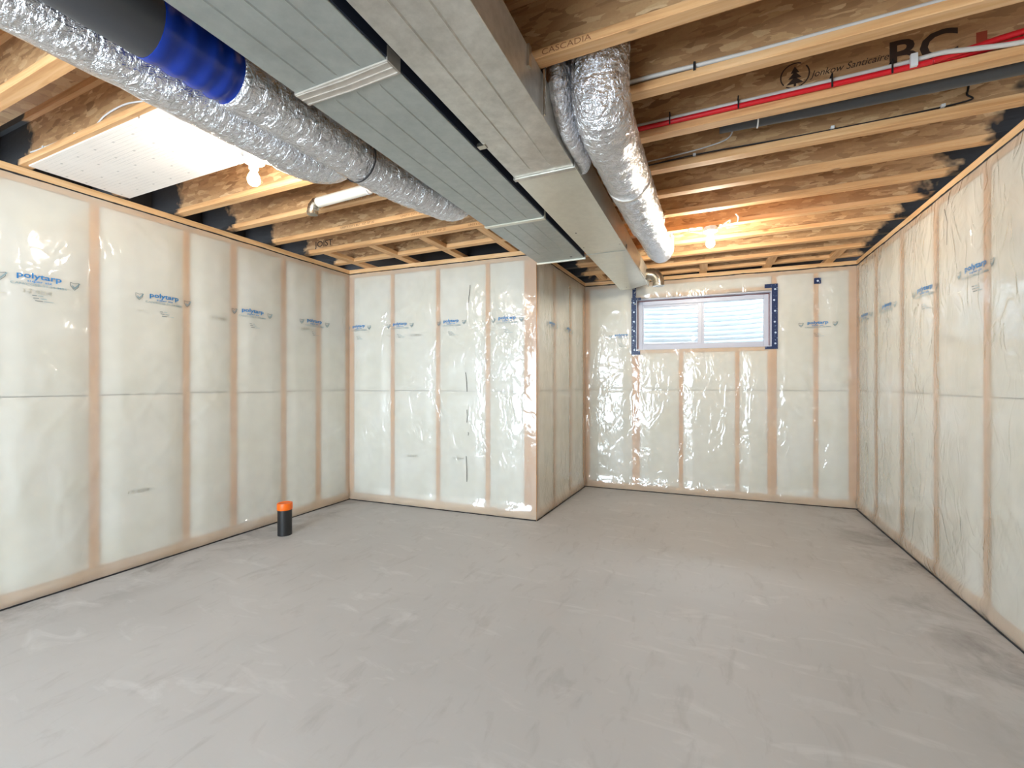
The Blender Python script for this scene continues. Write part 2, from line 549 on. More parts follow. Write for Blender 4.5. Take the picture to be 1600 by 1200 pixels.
class Wall:
    """a framed wall: studs, plates, batts, plastic sheet; local (s, z, n)"""
    def __init__(s, a, b, seed):
        s.a = Vector(a); s.b = Vector(b); d = s.b - s.a
        s.L = d.length; s.S = d.normalized()
        s.N = Vector((s.S.y, -s.S.x, 0)); s.seed = seed
        s.studs = []; s.open = None
    def P(s, u, z, n):
        return s.a + s.S * u + s.N * n + Vector((0, 0, z))
    def at(s, px, py):
        r = ray(px, py)
        t = (s.a - CAM).dot(s.N) / r.dot(s.N)
        p = CAM + r * t
        return (p - s.a).dot(s.S), p.z
    def ubox(s, mb, u0, u1, z0, z1, n0, n1, mi=0):
        c = s.P((u0 + u1) / 2, (z0 + z1) / 2, (n0 + n1) / 2)
        mb.obox(c, s.S * ((u1 - u0) / 2), s.N * ((n1 - n0) / 2), Vector((0, 0, (z1 - z0) / 2)), mi)
        return mb
    def bulge(s, u, z):
        """how far the batts push the sheet out between studs"""
        d0 = 9.0
        for c, wd in s.studs:
            d0 = min(d0, max(0.0, abs(u - c) - wd / 2))
        b = 0.017 * smooth01(d0 / 0.13)
        b *= 0.75 + 0.5 * noise.noise(Vector((u * 1.7, z * 1.1, s.seed)))
        if s.open:
            o = s.open
            du = max(o[0] - u, u - o[1], 0); dz = max(o[2] - z, z - o[3], 0)
            b *= smooth01(math.hypot(du, dz) / 0.12)
        top = smooth01((Z_FILM - z) / 0.22)
        seam = 1.0 - 0.38 * math.exp(-((z - 1.285) / 0.025) ** 2)
        b *= top * seam
        return b
    def disp(s, u, z):
        b = s.bulge(u, z)
        q = Vector((u * 1.0, z * 1.0, s.seed * 3.1))
        mask = smooth01((noise.noise(q * 1.1) + 0.05) * 2.2)
        wx = noise.noise(q * 1.7) * 0.6
        r0 = noise.noise(Vector((u * 4.2 + wx, z * 1.5 + wx, s.seed)))
        r3 = noise.noise(Vector((u * 9 + z * 2, z * 4 - u, s.seed + 4)))
        c1 = max(0.0, 1 - abs(noise.noise(Vector((u * 4.6 + z * 2.6 + wx, z * 1.5 - u * 1.4, s.seed + 1)))) * 9)
        c2 = max(0.0, 1 - abs(noise.noise(Vector((u * 3.8 - z * 3.0 + wx, z * 1.4 + u * 1.7, s.seed + 9)))) * 9)
        wr = 0.0045 * (0.5 + 0.5 * r0) + 0.0016 * r3 + 0.0048 * mask * (c1 * c1 + c2 * c2)
        # bottom edge: the sheet is loose and rolls out above the floor
        foot = math.exp(-((z - 0.075) / 0.06) ** 2) * (0.020 + 0.012 * noise.noise(Vector((u * 3.2, 0, s.seed + 2))))
        fade = smooth01(min(u, s.L - u) / 0.05)
        endz = smooth01(z / 0.05) * smooth01((Z_FILM - z) / 0.03)
        return 0.004 + (b + max(0.0, wr)) * fade * endz + foot * smooth01(z / 0.03) * fade
    def film(s, parent, step=0.02):
        def lin(a, b):
            n = max(1, int(round((b - a) / step)))
            return [a + (b - a) * i / n for i in range(n)]
        if s.open:
            us = lin(0, s.open[0]) + lin(s.open[0], s.open[1]) + lin(s.open[1], s.L) + [s.L]
            zs = lin(0.0, s.open[2]) + lin(s.open[2], s.open[3]) + lin(s.open[3], Z_FILM) + [Z_FILM]
        else:
            us = lin(0, s.L) + [s.L]; zs = lin(0.0, Z_FILM) + [Z_FILM]
        mb = MB(); vs_ = []
        for z in zs:
            for u in us:
                zz = z
                if z == Z_FILM: zz += 0.006 * noise.noise(Vector((u * 6, s.seed, 0)))
                vs_.append(s.P(u, zz, s.disp(u, z)))
        nu = len(us); fs = []
        for j in range(len(zs) - 1):
            for i in range(nu - 1):
                if s.open:
                    mu = (us[i] + us[i + 1]) / 2; mz = (zs[j] + zs[j + 1]) / 2
                    if s.open[0] < mu < s.open[1] and s.open[2] < mz < s.open[3]: continue
                fs.append((j * nu + i, j * nu + i + 1, (j + 1) * nu + i + 1, (j + 1) * nu + i))
        mb.add(vs_, fs)
        return mb.build('vapour_barrier', M['film'], parent, smooth=True)
    def batt(s, parent, u0, u1, z0, z1):
        if u1 - u0 < 0.03: return
        mb = MB()
        nu = max(3, int((u1 - u0) / 0.035)); nz = max(3, int((z1 - z0) / 0.06))
        vs_ = []
        for j in range(nz + 1):
            for i in range(nu + 1):
                u = u0 + (u1 - u0) * i / nu; z = z0 + (z1 - z0) * j / nz
                e = min(u - u0, u1 - u, z - z0, z1 - z)
                n = s.bulge(u, z) * 0.8 - 0.004 - 0.010 * (1 - smooth01(e / 0.03))
                vs_.append(s.P(u, z, n))
        fs = [(j * (nu + 1) + i, j * (nu + 1) + i + 1, (j + 1) * (nu + 1) + i + 1, (j + 1) * (nu + 1) + i) for j in range(nz) for i in range(nu)]
        mb.add(vs_, fs)
        # sides back into the stud cavity
        ring = [i for i in range(nu + 1)] + [j * (nu + 1) + nu for j in range(1, nz + 1)] + \
               [nz * (nu + 1) + i for i in range(nu - 1, -1, -1)] + [j * (nu + 1) for j in range(nz - 1, 0, -1)]
        b = len(mb.v)
        for k in ring:
            p = Vector(mb.v[k]); d = (p - s.a).dot(s.N)
            mb.v.append(tuple(p + s.N * (-0.08 - d)))
        for k in range(len(ring)):
            k2 = (k + 1) % len(ring)
            mb.f.append((ring[k], b + k, b + k2, ring[k2])); mb.m.append(0)
        mb.f.append(tuple(b + k for k in range(len(ring)))); mb.m.append(0)
        return mb.build('insulation_batt', M['batt'], parent, smooth=True, autosmooth=True)
    def put_text(s, mb, txt, u, z, size, sx=1.0, bold=0.0, mi=0, lift=0.003, flat=None):
        vs_, fs, _ = text_geo(txt, bold)
        out = []
        for (x, y) in vs_:
            uu = u + x * size * sx; zz = z + y * size
            n = (s.disp(uu, zz) if flat is None else flat) + lift
            out.append(s.P(uu, zz, n))
        mb.add(out, fs, mi)
    def stroke(s, mb, pts, wd, mi=0, lift=0.003):
        """flat polyline on the sheet, pts in (u,z)"""
        for (a, b) in zip(pts[:-1], pts[1:]):
            a = Vector(a); b = Vector(b); d = (b - a)
            if d.length < 1e-6: continue
            d.normalize(); q = Vector((-d.y, d.x)) * wd / 2
            vs_ = [a + q, a - q, b - q, b + q]
            mb.add([s.P(p.x, p.y, s.disp(p.x, p.y) + lift) for p in vs_], [(0, 1, 2, 3)], mi)

def batt_fill(W, root, z_lo=0.09, z_hi=2.605):
    edges = sorted(W.studs)
    for (c0, w0), (c1, w1) in zip(edges[:-1], edges[1:]):
        u0 = c0 + w0 / 2; u1 = c1 - w1 / 2
        jt = 1.285 + random.uniform(-0.006, 0.006)
        W.batt(root, u0 + 0.001, u1 - 0.001, z_lo, jt - 0.003)
        W.batt(root, u0 + 0.001, u1 - 0.001, jt + 0.003, z_hi)

def polytarp(W, film, u, z, sc_=1.0):
    """the printed mark on the sheet: name, two shields and small lines"""
    mb = MB()
    W.put_text(mb, 'polytarp', u, z, 0.048 * sc_, 1.28, 0.022, 0)
    W.put_text(mb, 'super six', u, z - 0.024 * sc_, 0.021 * sc_, 1.5, 0.01, 0)
    W.put_text(mb, 'CAN/CGSB-51.34-M86', u, z - 0.046 * sc_, 0.020 * sc_, 1.35, 0.006, 1)
    for sg in (-1, 1):
        cu = u + sg * 0.168 * sc_; cz = z - 0.008
        k = 0.022 * sc_
        sh = [(cu - k, cz + k), (cu, cz + k * 0.7), (cu + k, cz + k), (cu + k * 0.95, cz - 0.1 * k), (cu, cz - 1.25 * k), (cu - k * 0.95, cz - 0.1 * k), (cu - k, cz + k)]
        W.stroke(mb, sh, 0.0028, 2)
        W.stroke(mb, [(cu - k * 0.55, cz + 0.1 * k), (cu, cz - 0.75 * k), (cu + k * 1.25, cz + 0.95 * k)], 0.007, 1)
    for i, (x, ln) in enumerate(((-0.035, 0.05), (-0.03, 0.062), (-0.022, 0.085))):
        zz = z - 0.105 - 0.016 * i
        x0 = u + x
        seg = ln * 0.42
        W.stroke(mb, [(x0, zz), (x0 + seg, zz)], 0.0042, 2)
        W.stroke(mb, [(x0 + seg + 0.006, zz), (x0 + ln, zz)], 0.0034, 1)
    W.stroke(mb, [(u - 0.18, z - 0.112), (u - 0.145, z - 0.112)], 0.004, 3)
    return mb.build('printed_mark', [M['ink_blue'], M['ink_grey'], M['ink_dark'], M['ink_pale']], film)

def faint_mark(W, film, u, z):
    mb = MB()
    W.put_text(mb, '12 834', u, z, 0.034, 1.5, 0.004, 0)
    return mb.build('faint_mark', M['ink_pale'], film)

def bead(W, root, z, r, amp, name='sealant_bead', n0=0.002):
    pts = []; rr = []
    n = int(W.L / 0.035)
    for i in range(n + 1):
        u = W.L * i / n
        pts.append(W.P(u, z + amp * noise.noise(Vector((u * 4, W.seed, 7))), n0))
        rr.append(r * (0.75 + 0.9 * abs(noise.noise(Vector((u * 11, W.seed, 3))))))
    return MB().tube(pts, rr, 5).build(name, M['black'], root)

def plates(W, root, wood):
    b = MB(); W.ubox(b, 0, W.L, 0.0, 0.045, -0.089, 0.0); b.build('bottom_plate', wood, root)
    b = MB(); W.ubox(b, 0, W.L, 0.047, 0.088, -0.089, 0.0); b.build('bottom_plate', wood, root)
    b = MB(); W.ubox(b, 0, W.L, 2.607, 2.648, -0.089, 0.0); b.build('top_plate', wood, root)
    b = MB(); W.ubox(b, 0, W.L, 2.656, Z_J, -0.14, 0.004); b.build('top_plate', wood, root)

def stud(W, root, u, wd, z0=0.09, z1=2.605, mat=None):
    W.studs.append((u, wd))
    b = MB(); W.ubox(b, u - wd / 2, u + wd / 2, z0, z1, -0.089, random.uniform(-0.002, 0.001))
    b.build('stud', mat or M['pine_z'], root)

def wall_root(W, name, label, wood, e0=0.10, e1=0.10):
    b = MB()
    if W.open is None:
        W.ubox(b, -e0, W.L + e1, -0.05, 2.64, -0.30, -0.10)
    else:
        o = W.open
        W.ubox(b, -0.10, o[0], -0.05, 2.64, -0.30, -0.10)
        W.ubox(b, o[1], W.L + 0.10, -0.05, 2.64, -0.30, -0.10)
        W.ubox(b, o[0], o[1], -0.05, o[2], -0.30, -0.10)
        W.ubox(b, o[0], o[1], o[3], 2.64, -0.30, -0.10)
    r = b.build(name, M['found'])
    tag(r, label, 'wall', kind='structure')
    plates(W, r, wood)
    return r

def u_px(W, px, py=600): return W.at(px, py)[0]

# ---------------------------------------------------------------- floor
fb = MB().box(XL - 0.4, XR + 0.4, Y_REAR - 0.4, 6.4, -0.12, 0.0)
tag(fb.build('floor', M['concrete']), 'grey trowelled concrete basement floor slab', 'floor', kind='structure')

# ---------------------------------------------------------------- left wall
WL = Wall(P0, P1, 1.3)
rl = wall_root(WL, 'wall_left', 'long insulated stud wall behind clear plastic beside the black standpipe', M['pine_y'])
us = [u_px(WL, p) for p in (148, 292, 366, 444, 498)]
u = us[0] - 0.49
while u > 0.1:
    us.insert(0, u); u -= 0.46
for i, u in enumerate(us): stud(WL, rl, u, 0.046 if i % 2 else 0.040)
stud(WL, rl, 0.02, 0.04); stud(WL, rl, WL.L - 0.022, 0.044)
batt_fill(WL, rl)
fl = WL.film(rl)
for px, py in ((60, 437), (255, 466), (393, 491), (490, 506)):
    u, z = WL.at(px, py); polytarp(WL, fl, u, 2.02)
for px, py in ((56, 456), (338, 497), (475, 513), (213, 766)):
    u, z = WL.at(px, py); faint_mark(WL, fl, u, z - 0.015)
bead(WL, rl, 2.651, 0.006, 0.004); bead(WL, rl, 0.004, 0.006, 0.0, n0=0.008)

# ---------------------------------------------------------------- jog (front face and side)
WB = Wall(P1, P2, 4.7)
rb = wall_root(WB, 'wall_jog_front', 'insulated stud wall of the foundation jog facing the room', M['pine_x'], 0.1, -0.12)
stud(WB, rb, 0.03, 0.055)
for p in (613, 684, 762): stud(WB, rb, u_px(WB, p), 0.042)
stud(WB, rb, WB.L - 0.105, 0.042); stud(WB, rb, WB.L - 0.062, 0.042); stud(WB, rb, WB.L - 0.020, 0.040)
batt_fill(WB, rb)
fl = WB.film(rb)
for px, py in ((562, 513), (626, 508), (706, 503), (793, 495)):
    u, z = WB.at(px, py); polytarp(WB, fl, max(u, 0.12), 2.02, 0.92)
for px, py in ((650, 524), (645, 712), (716, 716)):
    u, z = WB.at(px, py); faint_mark(WB, fl, u, z - 0.01)
mb = MB()   # black scribbled marker lines down the sheet
for (x0, y0, x1, y1) in ((736, 446, 733, 474), (729, 582, 731, 612), (731, 640, 731, 660), (730, 712, 731, 752), (733, 675, 733, 680)):
    a = WB.at(x0, y0); b = WB.at(x1, y1); m_ = ((a[0] + b[0]) / 2 + 0.004, (a[1] + b[1]) / 2)
    WB.stroke(mb, [a, m_, b], 0.006)
mb.build('marker_line', M['black'], fl)
bead(WB, rb, 2.651, 0.006, 0.004); bead(WB, rb, 0.004, 0.006, 0.0, n0=0.008)

WS = Wall(P2, P3, 8.2)
rs = wall_root(WS, 'wall_jog_side', 'short insulated side wall of the foundation jog under the ducts', M['pine_y'], -0.12, 0.1)
stud(WS, rs, 0.02, 0.04)
for p in (867, 892): stud(WS, rs, u_px(WS, p), 0.042)
stud(WS, rs, WS.L - 0.03, 0.055)
batt_fill(WS, rs)
fl = WS.film(rs)
for px, py in ((861, 500), (887, 515)):
    u, z = WS.at(px, py); polytarp(WS, fl, u, 2.0, 0.9)
bead(WS, rs, 2.651, 0.006, 0.004); bead(WS, rs, 0.004, 0.006, 0.0, n0=0.008)

# ---------------------------------------------------------------- back wall with the window
WK = Wall(P3, P4, 12.9)
ua, _ = WK.at(994, 505); ub, _ = WK.at(1206, 500)
zb = 1.793; zt = 2.435
WK.open = (ua, ub, zb, zt)
rk = wall_root(WK, 'wall_back', 'insulated stud wall with the basement window in it', M['pine_x'])
stud(WK, rk, 0.03, 0.06)
ul = ua - 0.024; ur = ub + 0.024
full = [(ul, 0.044), (ur, 0.044), (u_px(WK, 1275), 0.042), (WK.L - 0.035, 0.07)]
for u, wd in full: stud(WK, rk, u, wd)
crip = [u_px(WK, 1064, 650), u_px(WK, 1152, 650)]
for u in crip: stud(WK, rk, u, 0.042, z1=zb - 0.045)
for u in (ua + 0.021, ub - 0.021): stud(WK, rk, u, 0.040, z1=zb - 0.045)
b = MB(); WK.ubox(b, ua, ub, zb - 0.044, zb - 0.004, -0.089, 0.0); b.build('window_sill_plate', M['pine_x'], rk)
b = MB(); WK.ubox(b, ua, ub, zt + 0.012, zt + 0.05, -0.089, 0.0); b.build('window_header', M['pine_x'], rk)
b = MB(); WK.ubox(b, ur - 0.022, ur + 0.022, zt + 0.05, 2.605, -0.089, 0.001); b.build('stud', M['pine_z'], rk)
# batts: left bay, right bays, under the window, above the window
for (c0, c1) in ((0.06, ul - 0.022), (ur + 0.022, full[2][0] - 0.021), (full[2][0] + 0.021, WK.L - 0.07)):
    WK.batt(rk, c0, c1, 0.09, 1.282); WK.batt(rk, c0, c1, 1.288, 2.605)
cc = [ua + 0.041] + [x for c in crip for x in (c - 0.021, c + 0.021)] + [ub - 0.041]
for i in range(0, len(cc), 2):
    WK.batt(rk, cc[i], cc[i + 1], 0.09, 1.282); WK.batt(rk, cc[i], cc[i + 1], 1.288, zb - 0.046)
WK.batt(rk, ua + 0.002, ub - 0.002, zt + 0.052, 2.605)
fl = WK.film(rk)
u, z = WK.at(1277, 504); polytarp(WK, fl, u, 2.03, 0.95)
u, z = WK.at(976, 522); polytarp(WK, fl, u - 0.04, 1.98, 0.8)
bead(WK, rk, 2.651, 0.008, 0.006); bead(WK, rk, 0.004, 0.006, 0.0, n0=0.008)
# printed blue sheathing tape round the opening
def tape(W, root, u0, u1, z0, z1, dots=True):
    b = MB(); W.ubox(b, u0, u1, z0, z1, 0.004, 0.0095)
    o = b.build('sealing_tape', M['tape'], root)
    if dots:
        b = MB()
        n = max(1, int((z1 - z0) / 0.11))
        for i in range(n):
            c = W.P((u0 + u1) / 2 + random.uniform(-0.008, 0.008), z0 + (i + 0.5) * (z1 - z0) / n, 0.0102)
            vs_ = [c + W.S * (0.011 * math.cos(a * math.pi / 4)) + Vector((0, 0, 0.011 * math.sin(a * math.pi / 4))) for a in range(8)]
            b.add(vs_, [tuple(range(8))])
        b.build('tape_print', M['tape_dot'], o)
tw = 0.058
tape(WK, rk, ua - tw, ua + 0.002, zb - 0.06, zt + 0.02)
tape(WK, rk, ub - 0.002, ub + tw, zb - 0.03, zt + 0.075)
tape(WK, rk, ua + 0.002, ua + 0.06, zt - 0.01, zt + 0.02, False)
tape(WK, rk, ua + 0.002, ua + 0.05, zb - 0.06, zb - 0.012, False)
tape(WK, rk, ub - 0.075, ub - 0.002, zt + 0.03, zt + 0.075, False)
tape(WK, rk, ub - 0.07, ub - 0.002, zb - 0.03, zb + 0.0, False)
tape(WK, rk, ua - 0.045, ua - 0.002, zt + 0.02, zt + 0.16, False)
u, z = WK.at(1277, 439); tape(WK, rk, u - 0.033, u + 0.033, z - 0.033, z + 0.033)

# ---------------------------------------------------------------- window
wroot = empty('window_1', tuple(WK.P((ua + ub) / 2, zb, -0.1)))
ORG[wroot.name] = WK.P((ua + ub) / 2, zb, -0.1)
tag(wroot, 'white vinyl sliding basement window with taped edges', 'window', kind='structure')
D0, D1 = -0.095, -0.165       # room face and outer face of the frame
b = MB()                      # white return round the opening
WK.ubox(b, ua, ua + 0.010, zb, zt, D1, 0.004); WK.ubox(b, ub - 0.010, ub, zb, zt, D1, 0.004)
WK.ubox(b, ua, ub, zb, zb + 0.010, D1, 0.004); WK.ubox(b, ua, ub, zt - 0.010, zt, D1, 0.004)
b.build('opening_return', M['vinyl'], wroot)
fw = 0.058
b = MB()
a0, a1, c0, c1 = ua + 0.01, ub - 0.01, zb + 0.01, zt - 0.01
for r_ in ((a0, a0 + fw, c0, c1), (a1 - fw, a1, c0, c1), (a0 + fw, a1 - fw, c0, c0 + fw), (a0 + fw, a1 - fw, c1 - fw, c1)):
    WK.ubox(b, *r_, D1, D0)
b.build('frame', M['vinyl'], wroot, bevel=0.004)
um = u_px(WK, 1093, 510)
b = MB()
s0, s1, q0, q1 = a0 + fw, um + 0.03, c0 + fw, c1 - fw
sw = 0.03
for r_ in ((s0, s0 + sw * 0.6, q0, q1), (s1 - sw * 1.6, s1, q0, q1), (s0 + sw * 0.6, s1 - sw * 1.6, q0, q0 + sw * 0.7), (s0 + sw * 0.6, s1 - sw * 1.6, q1 - sw, q1)):
    WK.ubox(b, *r_, D1 + 0.012, D0 - 0.008)
b.build('sliding_sash', M['vinyl'], wroot, bevel=0.003)
b = MB(); WK.ubox(b, s0 + 0.01, s1 - 0.01, q0 + 0.01, q1 - 0.01, D1 + 0.030, D1 + 0.036); b.build('pane', M['glass'], wroot)
b = MB(); WK.ubox(b, s1, s1 + 0.028, q0, q1, D1 + 0.004, D0 - 0.02); b.build('mullion', M['vinyl'], wroot, bevel=0.003)
b = MB(); WK.ubox(b, s1 + 0.02, a1 - fw + 0.004, q0 - 0.004, q1 + 0.004, D1 + 0.014, D1 + 0.020); b.build('pane', M['glass'], wroot)
pts = []
for i in range(40):
    u = a0 + 0.003 + (a1 - a0 - 0.006) * i / 39
    pts.append(WK.P(u, c1 - 0.004 + 0.006 * noise.noise(Vector((u * 5, 2, 2))), D0 + 0.004))
lf = [WK.P(a0 + 0.004, c0 + (c1 - c0) * i / 12, D0 + 0.004) for i in range(13)]
rt = [WK.P(a1 - 0.004, c0 + (c1 - c0) * i / 12, D0 + 0.004) for i in range(13)]
MB().tube(pts, 0.005, 6).tube(lf, 0.004, 6).tube(rt, 0.004, 6).build('caulk_line', M['foamline'], wroot)

# corrugated window well outside
wc = WK.P((ua + ub) / 2, 0, -0.30)
rootw = thing('window_well', tuple(Vector((wc.x, wc.y, 1.45))), 'curved white corrugated steel window well outside the basement window', 'window well')
mb = MB(); vs_ = []; fs = []
NZ, NA = 96, 40
for j in range(NZ + 1):
    z = 1.45 + 1.35 * j / NZ
    rr = 0.026 * math.sin(2 * math.pi * z / 0.066)
    for i in range(NA + 1):
        a = math.pi * i / NA
        ru = 0.98 + rr; rv = 0.85 + rr
        cx_ = math.cos(a); sx_ = math.sin(a)
        k = (abs(cx_) ** 3.2 + abs(sx_) ** 3.2) ** (-1 / 3.2)
        vs_.append(WK.P((ua + ub) / 2 + cx_ * k * ru, z, -0.30 - sx_ * k * rv))
for j in range(NZ):
    for i in range(NA):
        fs.append((j * (NA + 1) + i, j * (NA + 1) + i + 1, (j + 1) * (NA + 1) + i + 1, (j + 1) * (NA + 1) + i))
mb.add(vs_, fs)
mb.build('corrugated_wall', M['well'], rootw, smooth=True)
b = MB(); WK.ubox(b, ua - 0.3, ub + 0.3, 1.42, 1.46, -1.15, -0.30); b.build('gravel_bed', M['gravel'], rootw)

# ---------------------------------------------------------------- right wall
WR = Wall(P4, P5, 21.4)
rr_ = wall_root(WR, 'wall_right', 'long insulated stud wall with crumpled glossy plastic right of the window', M['pine_y'])
stud(WR, rr_, 0.022, 0.044)
us = [u_px(WR, p) for p in (1368, 1408, 1461, 1540)]
u = us[-1] + 0.55
while u < WR.L - 0.1:
    us.append(u); u += 0.5
for u in us: stud(WR, rr_, u, 0.042)
stud(WR, rr_, WR.L - 0.02, 0.04)
batt_fill(WR, rr_)
fl = WR.film(rr_)
for px, py in ((1355, 495), (1390, 477), (1449, 453), (1529, 417)):
    u, z = WR.at(px, py); polytarp(WR, fl, u, 2.05)
mb = MB()
for (pts_) in (((1486, 300), (1487, 318)), ((1481, 326), (1488, 345), (1487, 382))):
    WR.stroke(mb, [WR.at(*p) for p in pts_], 0.005)
mb.build('marker_line', M['black'], fl)
bead(WR, rr_, 2.651, 0.007, 0.006); bead(WR, rr_, 0.004, 0.006, 0.0, n0=0.008)

# ---------------------------------------------------------------- rear wall (behind the viewer) with a glazed door added for fill daylight
b = MB()
dx0, dx1, dz = -3.65, -0.95, 2.2
b.box(XL - 0.3, dx0, Y_REAR - 0.25, Y_REAR, 0, Z_J); b.box(dx1, XR + 0.3, Y_REAR - 0.25, Y_REAR, 0, Z_J)
b.box(dx0, dx1, Y_REAR - 0.25, Y_REAR, dz, Z_J)
tag(b.build('wall_rear', plain('pale_rear_wall', srgb(226, 222, 210), 0.8)), 'pale rear basement wall around the added glazed door', 'wall', kind='structure')
dr = empty('fill_door_1', ((dx0 + dx1) / 2, Y_REAR - 0.1, 0)); ORG[dr.name] = Vector(((dx0 + dx1) / 2, Y_REAR - 0.1, 0))
tag(dr, 'white framed glazed sliding door added unseen at the rear for fill daylight', 'door', kind='structure')
b = MB()
for r_ in ((dx0, dx0 + 0.07, 0, dz), (dx1 - 0.07, dx1, 0, dz), (-2.35, -2.25, 0, dz), (dx0 + 0.07, dx1 - 0.07, 0, 0.07), (dx0 + 0.07, dx1 - 0.07, dz - 0.07, dz)):
    b.box(r_[0], r_[1], Y_REAR - 0.14, Y_REAR - 0.07, r_[2], r_[3])
b.build('fill_door_frame', M['vinyl'], dr)
for x0, x1 in ((dx0 + 0.06, -2.34), (-2.26, dx1 - 0.06)):
    MB().box(x0, x1, Y_REAR - 0.11, Y_REAR - 0.104, 0.06, dz - 0.06).build('pane', M['glass'], dr)

# ---------------------------------------------------------------- ceiling: subfloor, joists, rims, blocking
FH, FWID, JH = 0.038, 0.0635, 0.30
Z_SUB = Z_J + JH
XE0, XE1 = XL - 0.34, XR + 0.34       # rim boards
YE = 6.18
ceil = MB().box(XE0 - 0.05, XE1 + 0.05, Y_REAR - 0.3, YE + 0.05, Z_SUB, Z_SUB + 0.02).build('ceiling', M['subfloor'])
tag(ceil, 'open basement ceiling of wooden joists under a strand board subfloor', 'ceiling', kind='structure')
K = 1.088
far = [0.87 * K, 1.18 * K] + [v * K for v in (1.617, 1.970, 2.335, 2.712, 3.075, 3.447, 3.822, 4.193, 4.565, 4.935, 5.25)]
y = far[0] - 0.406
rear = []
while y > Y_REAR + 0.1:
    rear.insert(0, y); y -= 0.406
JOG_X = P2.x - 0.26
joist_y = {}
def joist(yf, x0, x1):
    yc = yf - FWID / 2
    web = MB().box(x0, x1, yc - 0.006, yc + 0.006, Z_J + FH - 0.004, Z_SUB - FH + 0.004).build('floor_joist', M['osb'], ceil)
    MB().box(x0, x1, yf - FWID, yf, Z_J, Z_J + FH).build('bottom_flange', M['flange'], web, bevel=0.002)
    MB().box(x0, x1, yf - FWID, yf, Z_SUB - FH, Z_SUB).build('top_flange', M['flange'], web)
    return web
webs = []
for yf in rear + far:
    x0 = XE0 if yf < 4.15 else JOG_X
    webs.append(joist(yf, x0, XE1))
web_of = {i: webs[len(rear) + i] for i in range(len(far))}    # 0=A 1=B 2=R0 3=R1 4=R2 ...
# rim boards, sprayed black
def rim(x0, x1, y0, y1): MB().box(x0, x1, y0, y1, Z_J - 0.002, Z_SUB).build('rim_board', M['black'], ceil)
rim(XE0 - 0.04, XE0, Y_REAR - 0.3, P1.y + 0.30)
rim(XE1, XE1 + 0.04, Y_REAR - 0.3, YE)
rim(XE0, JOG_X, P1.y + 0.26, P1.y + 0.30)
rim(JOG_X - 0.04, JOG_X, P1.y + 0.30, YE)
rim(JOG_X, XE1, YE - 0.04, YE)
rim(XE0, XE1, Y_REAR - 0.3, Y_REAR - 0.26)
# flat blocking between joists beside the jog and the back wall
def block(x, y0, y1, skew=0.0):
    MB().obox((x, (y0 + y1) / 2, Z_J + 0.019), (0.042, skew, 0), (-skew, (y1 - y0) / 2, 0), (0, 0, 0.019)).build('blocking', M['block'], ceil, bevel=0.002)
yF, yG = far[6], far[7]
for (pa, pb) in (((533, 404), 0), ((601, 393), 0), ((678, 381), 0), ((766, 367), 0)):
    p = on_z(pa[0], pa[1], Z_J)
    block(p.x, yF - 0.002, yG - FWID + 0.002)
    block(p.x - 0.01, yG - 0.002, P1.y + 0.258)
for px, py in ((1100, 428), (1200, 418), (1303, 403)):
    p = on_z(px, py, Z_J)
    block(p.x, far[11] - 0.002, far[12] - FWID + 0.002); block(p.x - 0.01, far[12] - 0.002, YE - 0.042)
    
for x in (-1.25, -0.9):
    block(x, far[11] - 0.002, far[12] - FWID + 0.002)

# writing on the joists
def joist_text(wi, txt, px, py, size, mat, sx=1.0, bold=0.0, shear=0.0, tilt=0.0):
    yf = far[wi]; yw = yf - FWID / 2 - 0.0065
    c = on_y(px, py, yw)
    vs_, fs, _ = text_geo(txt, bold, shear)
    mb = MB().add([(c.x + x * size * sx, yw, c.z + (y_ - 0.35) * size + x * size * tilt) for x, y_ in vs_], fs)
    return mb.build('joist_print', mat, web_of[wi])
joist_text(4, 'Jonkow Santicaire', 1326, 102, 0.044, M['ink_black'], 0.92, 0.004, 0.35)
joist_text(4, 'BC', 1441, 75, 0.17, M['ink_black'], 1.15, 0.02)
joist_text(4, 'I', 1534, 72, 0.17, M['ink_red'], 1.3, 0.03)
joist_text(6, 'JOIST', 506, 380, 0.085, M['ink_black'], 1.2, 0.012)
# round tree stamp
yw = far[4] - FWID / 2 - 0.0065
c = on_y(1242, 118, yw); R_ = 0.062
mb = MB(); vs_ = []; fs = []
for k in range(28):
    a = 2 * math.pi * k / 28
    vs_ += [(c.x + R_ * math.cos(a), yw, c.z + R_ * math.sin(a)), (c.x + (R_ - 0.006) * math.cos(a), yw, c.z + (R_ - 0.006) * math.sin(a))]
for k in range(28):
    if k in (3, 4, 17): continue
    k2 = (k + 1) % 28
    fs.append((2 * k, 2 * k2, 2 * k2 + 1, 2 * k + 1))
mb.add(vs_, fs)
for (hw, zl, zh) in ((0.018, 0.012, 0.044), (0.028, -0.014, 0.020), (0.036, -0.040, -0.006)):
    mb.add([(c.x - hw, yw, c.z + zl), (c.x + hw, yw, c.z + zl), (c.x, yw, c.z + zh)], [(0, 1, 2)])
mb.add([(c.x - 0.005, yw, c.z - 0.052), (c.x + 0.005, yw, c.z - 0.052), (c.x + 0.005, yw, c.z - 0.038), (c.x - 0.005, yw, c.z - 0.038)], [(0, 1, 2, 3)])
mb.build('tree_stamp', M['ink_black'], web_of[4])
def flange_text(wi, txt, x, size, mat, sx=1.2):
    yf = far[wi] - FWID - 0.0008
    vs_, fs, _ = text_geo(txt, 0.0)
    mb = MB().add([(x + a * size * sx, yf, Z_J + FH / 2 + (b_ - 0.35) * size) for a, b_ in vs_], fs)
    fl_ = [c_ for c_ in web_of[wi].children if c_.name.startswith('bottom_flange')][0]
    return mb.build('flange_print', mat, web_of[wi])
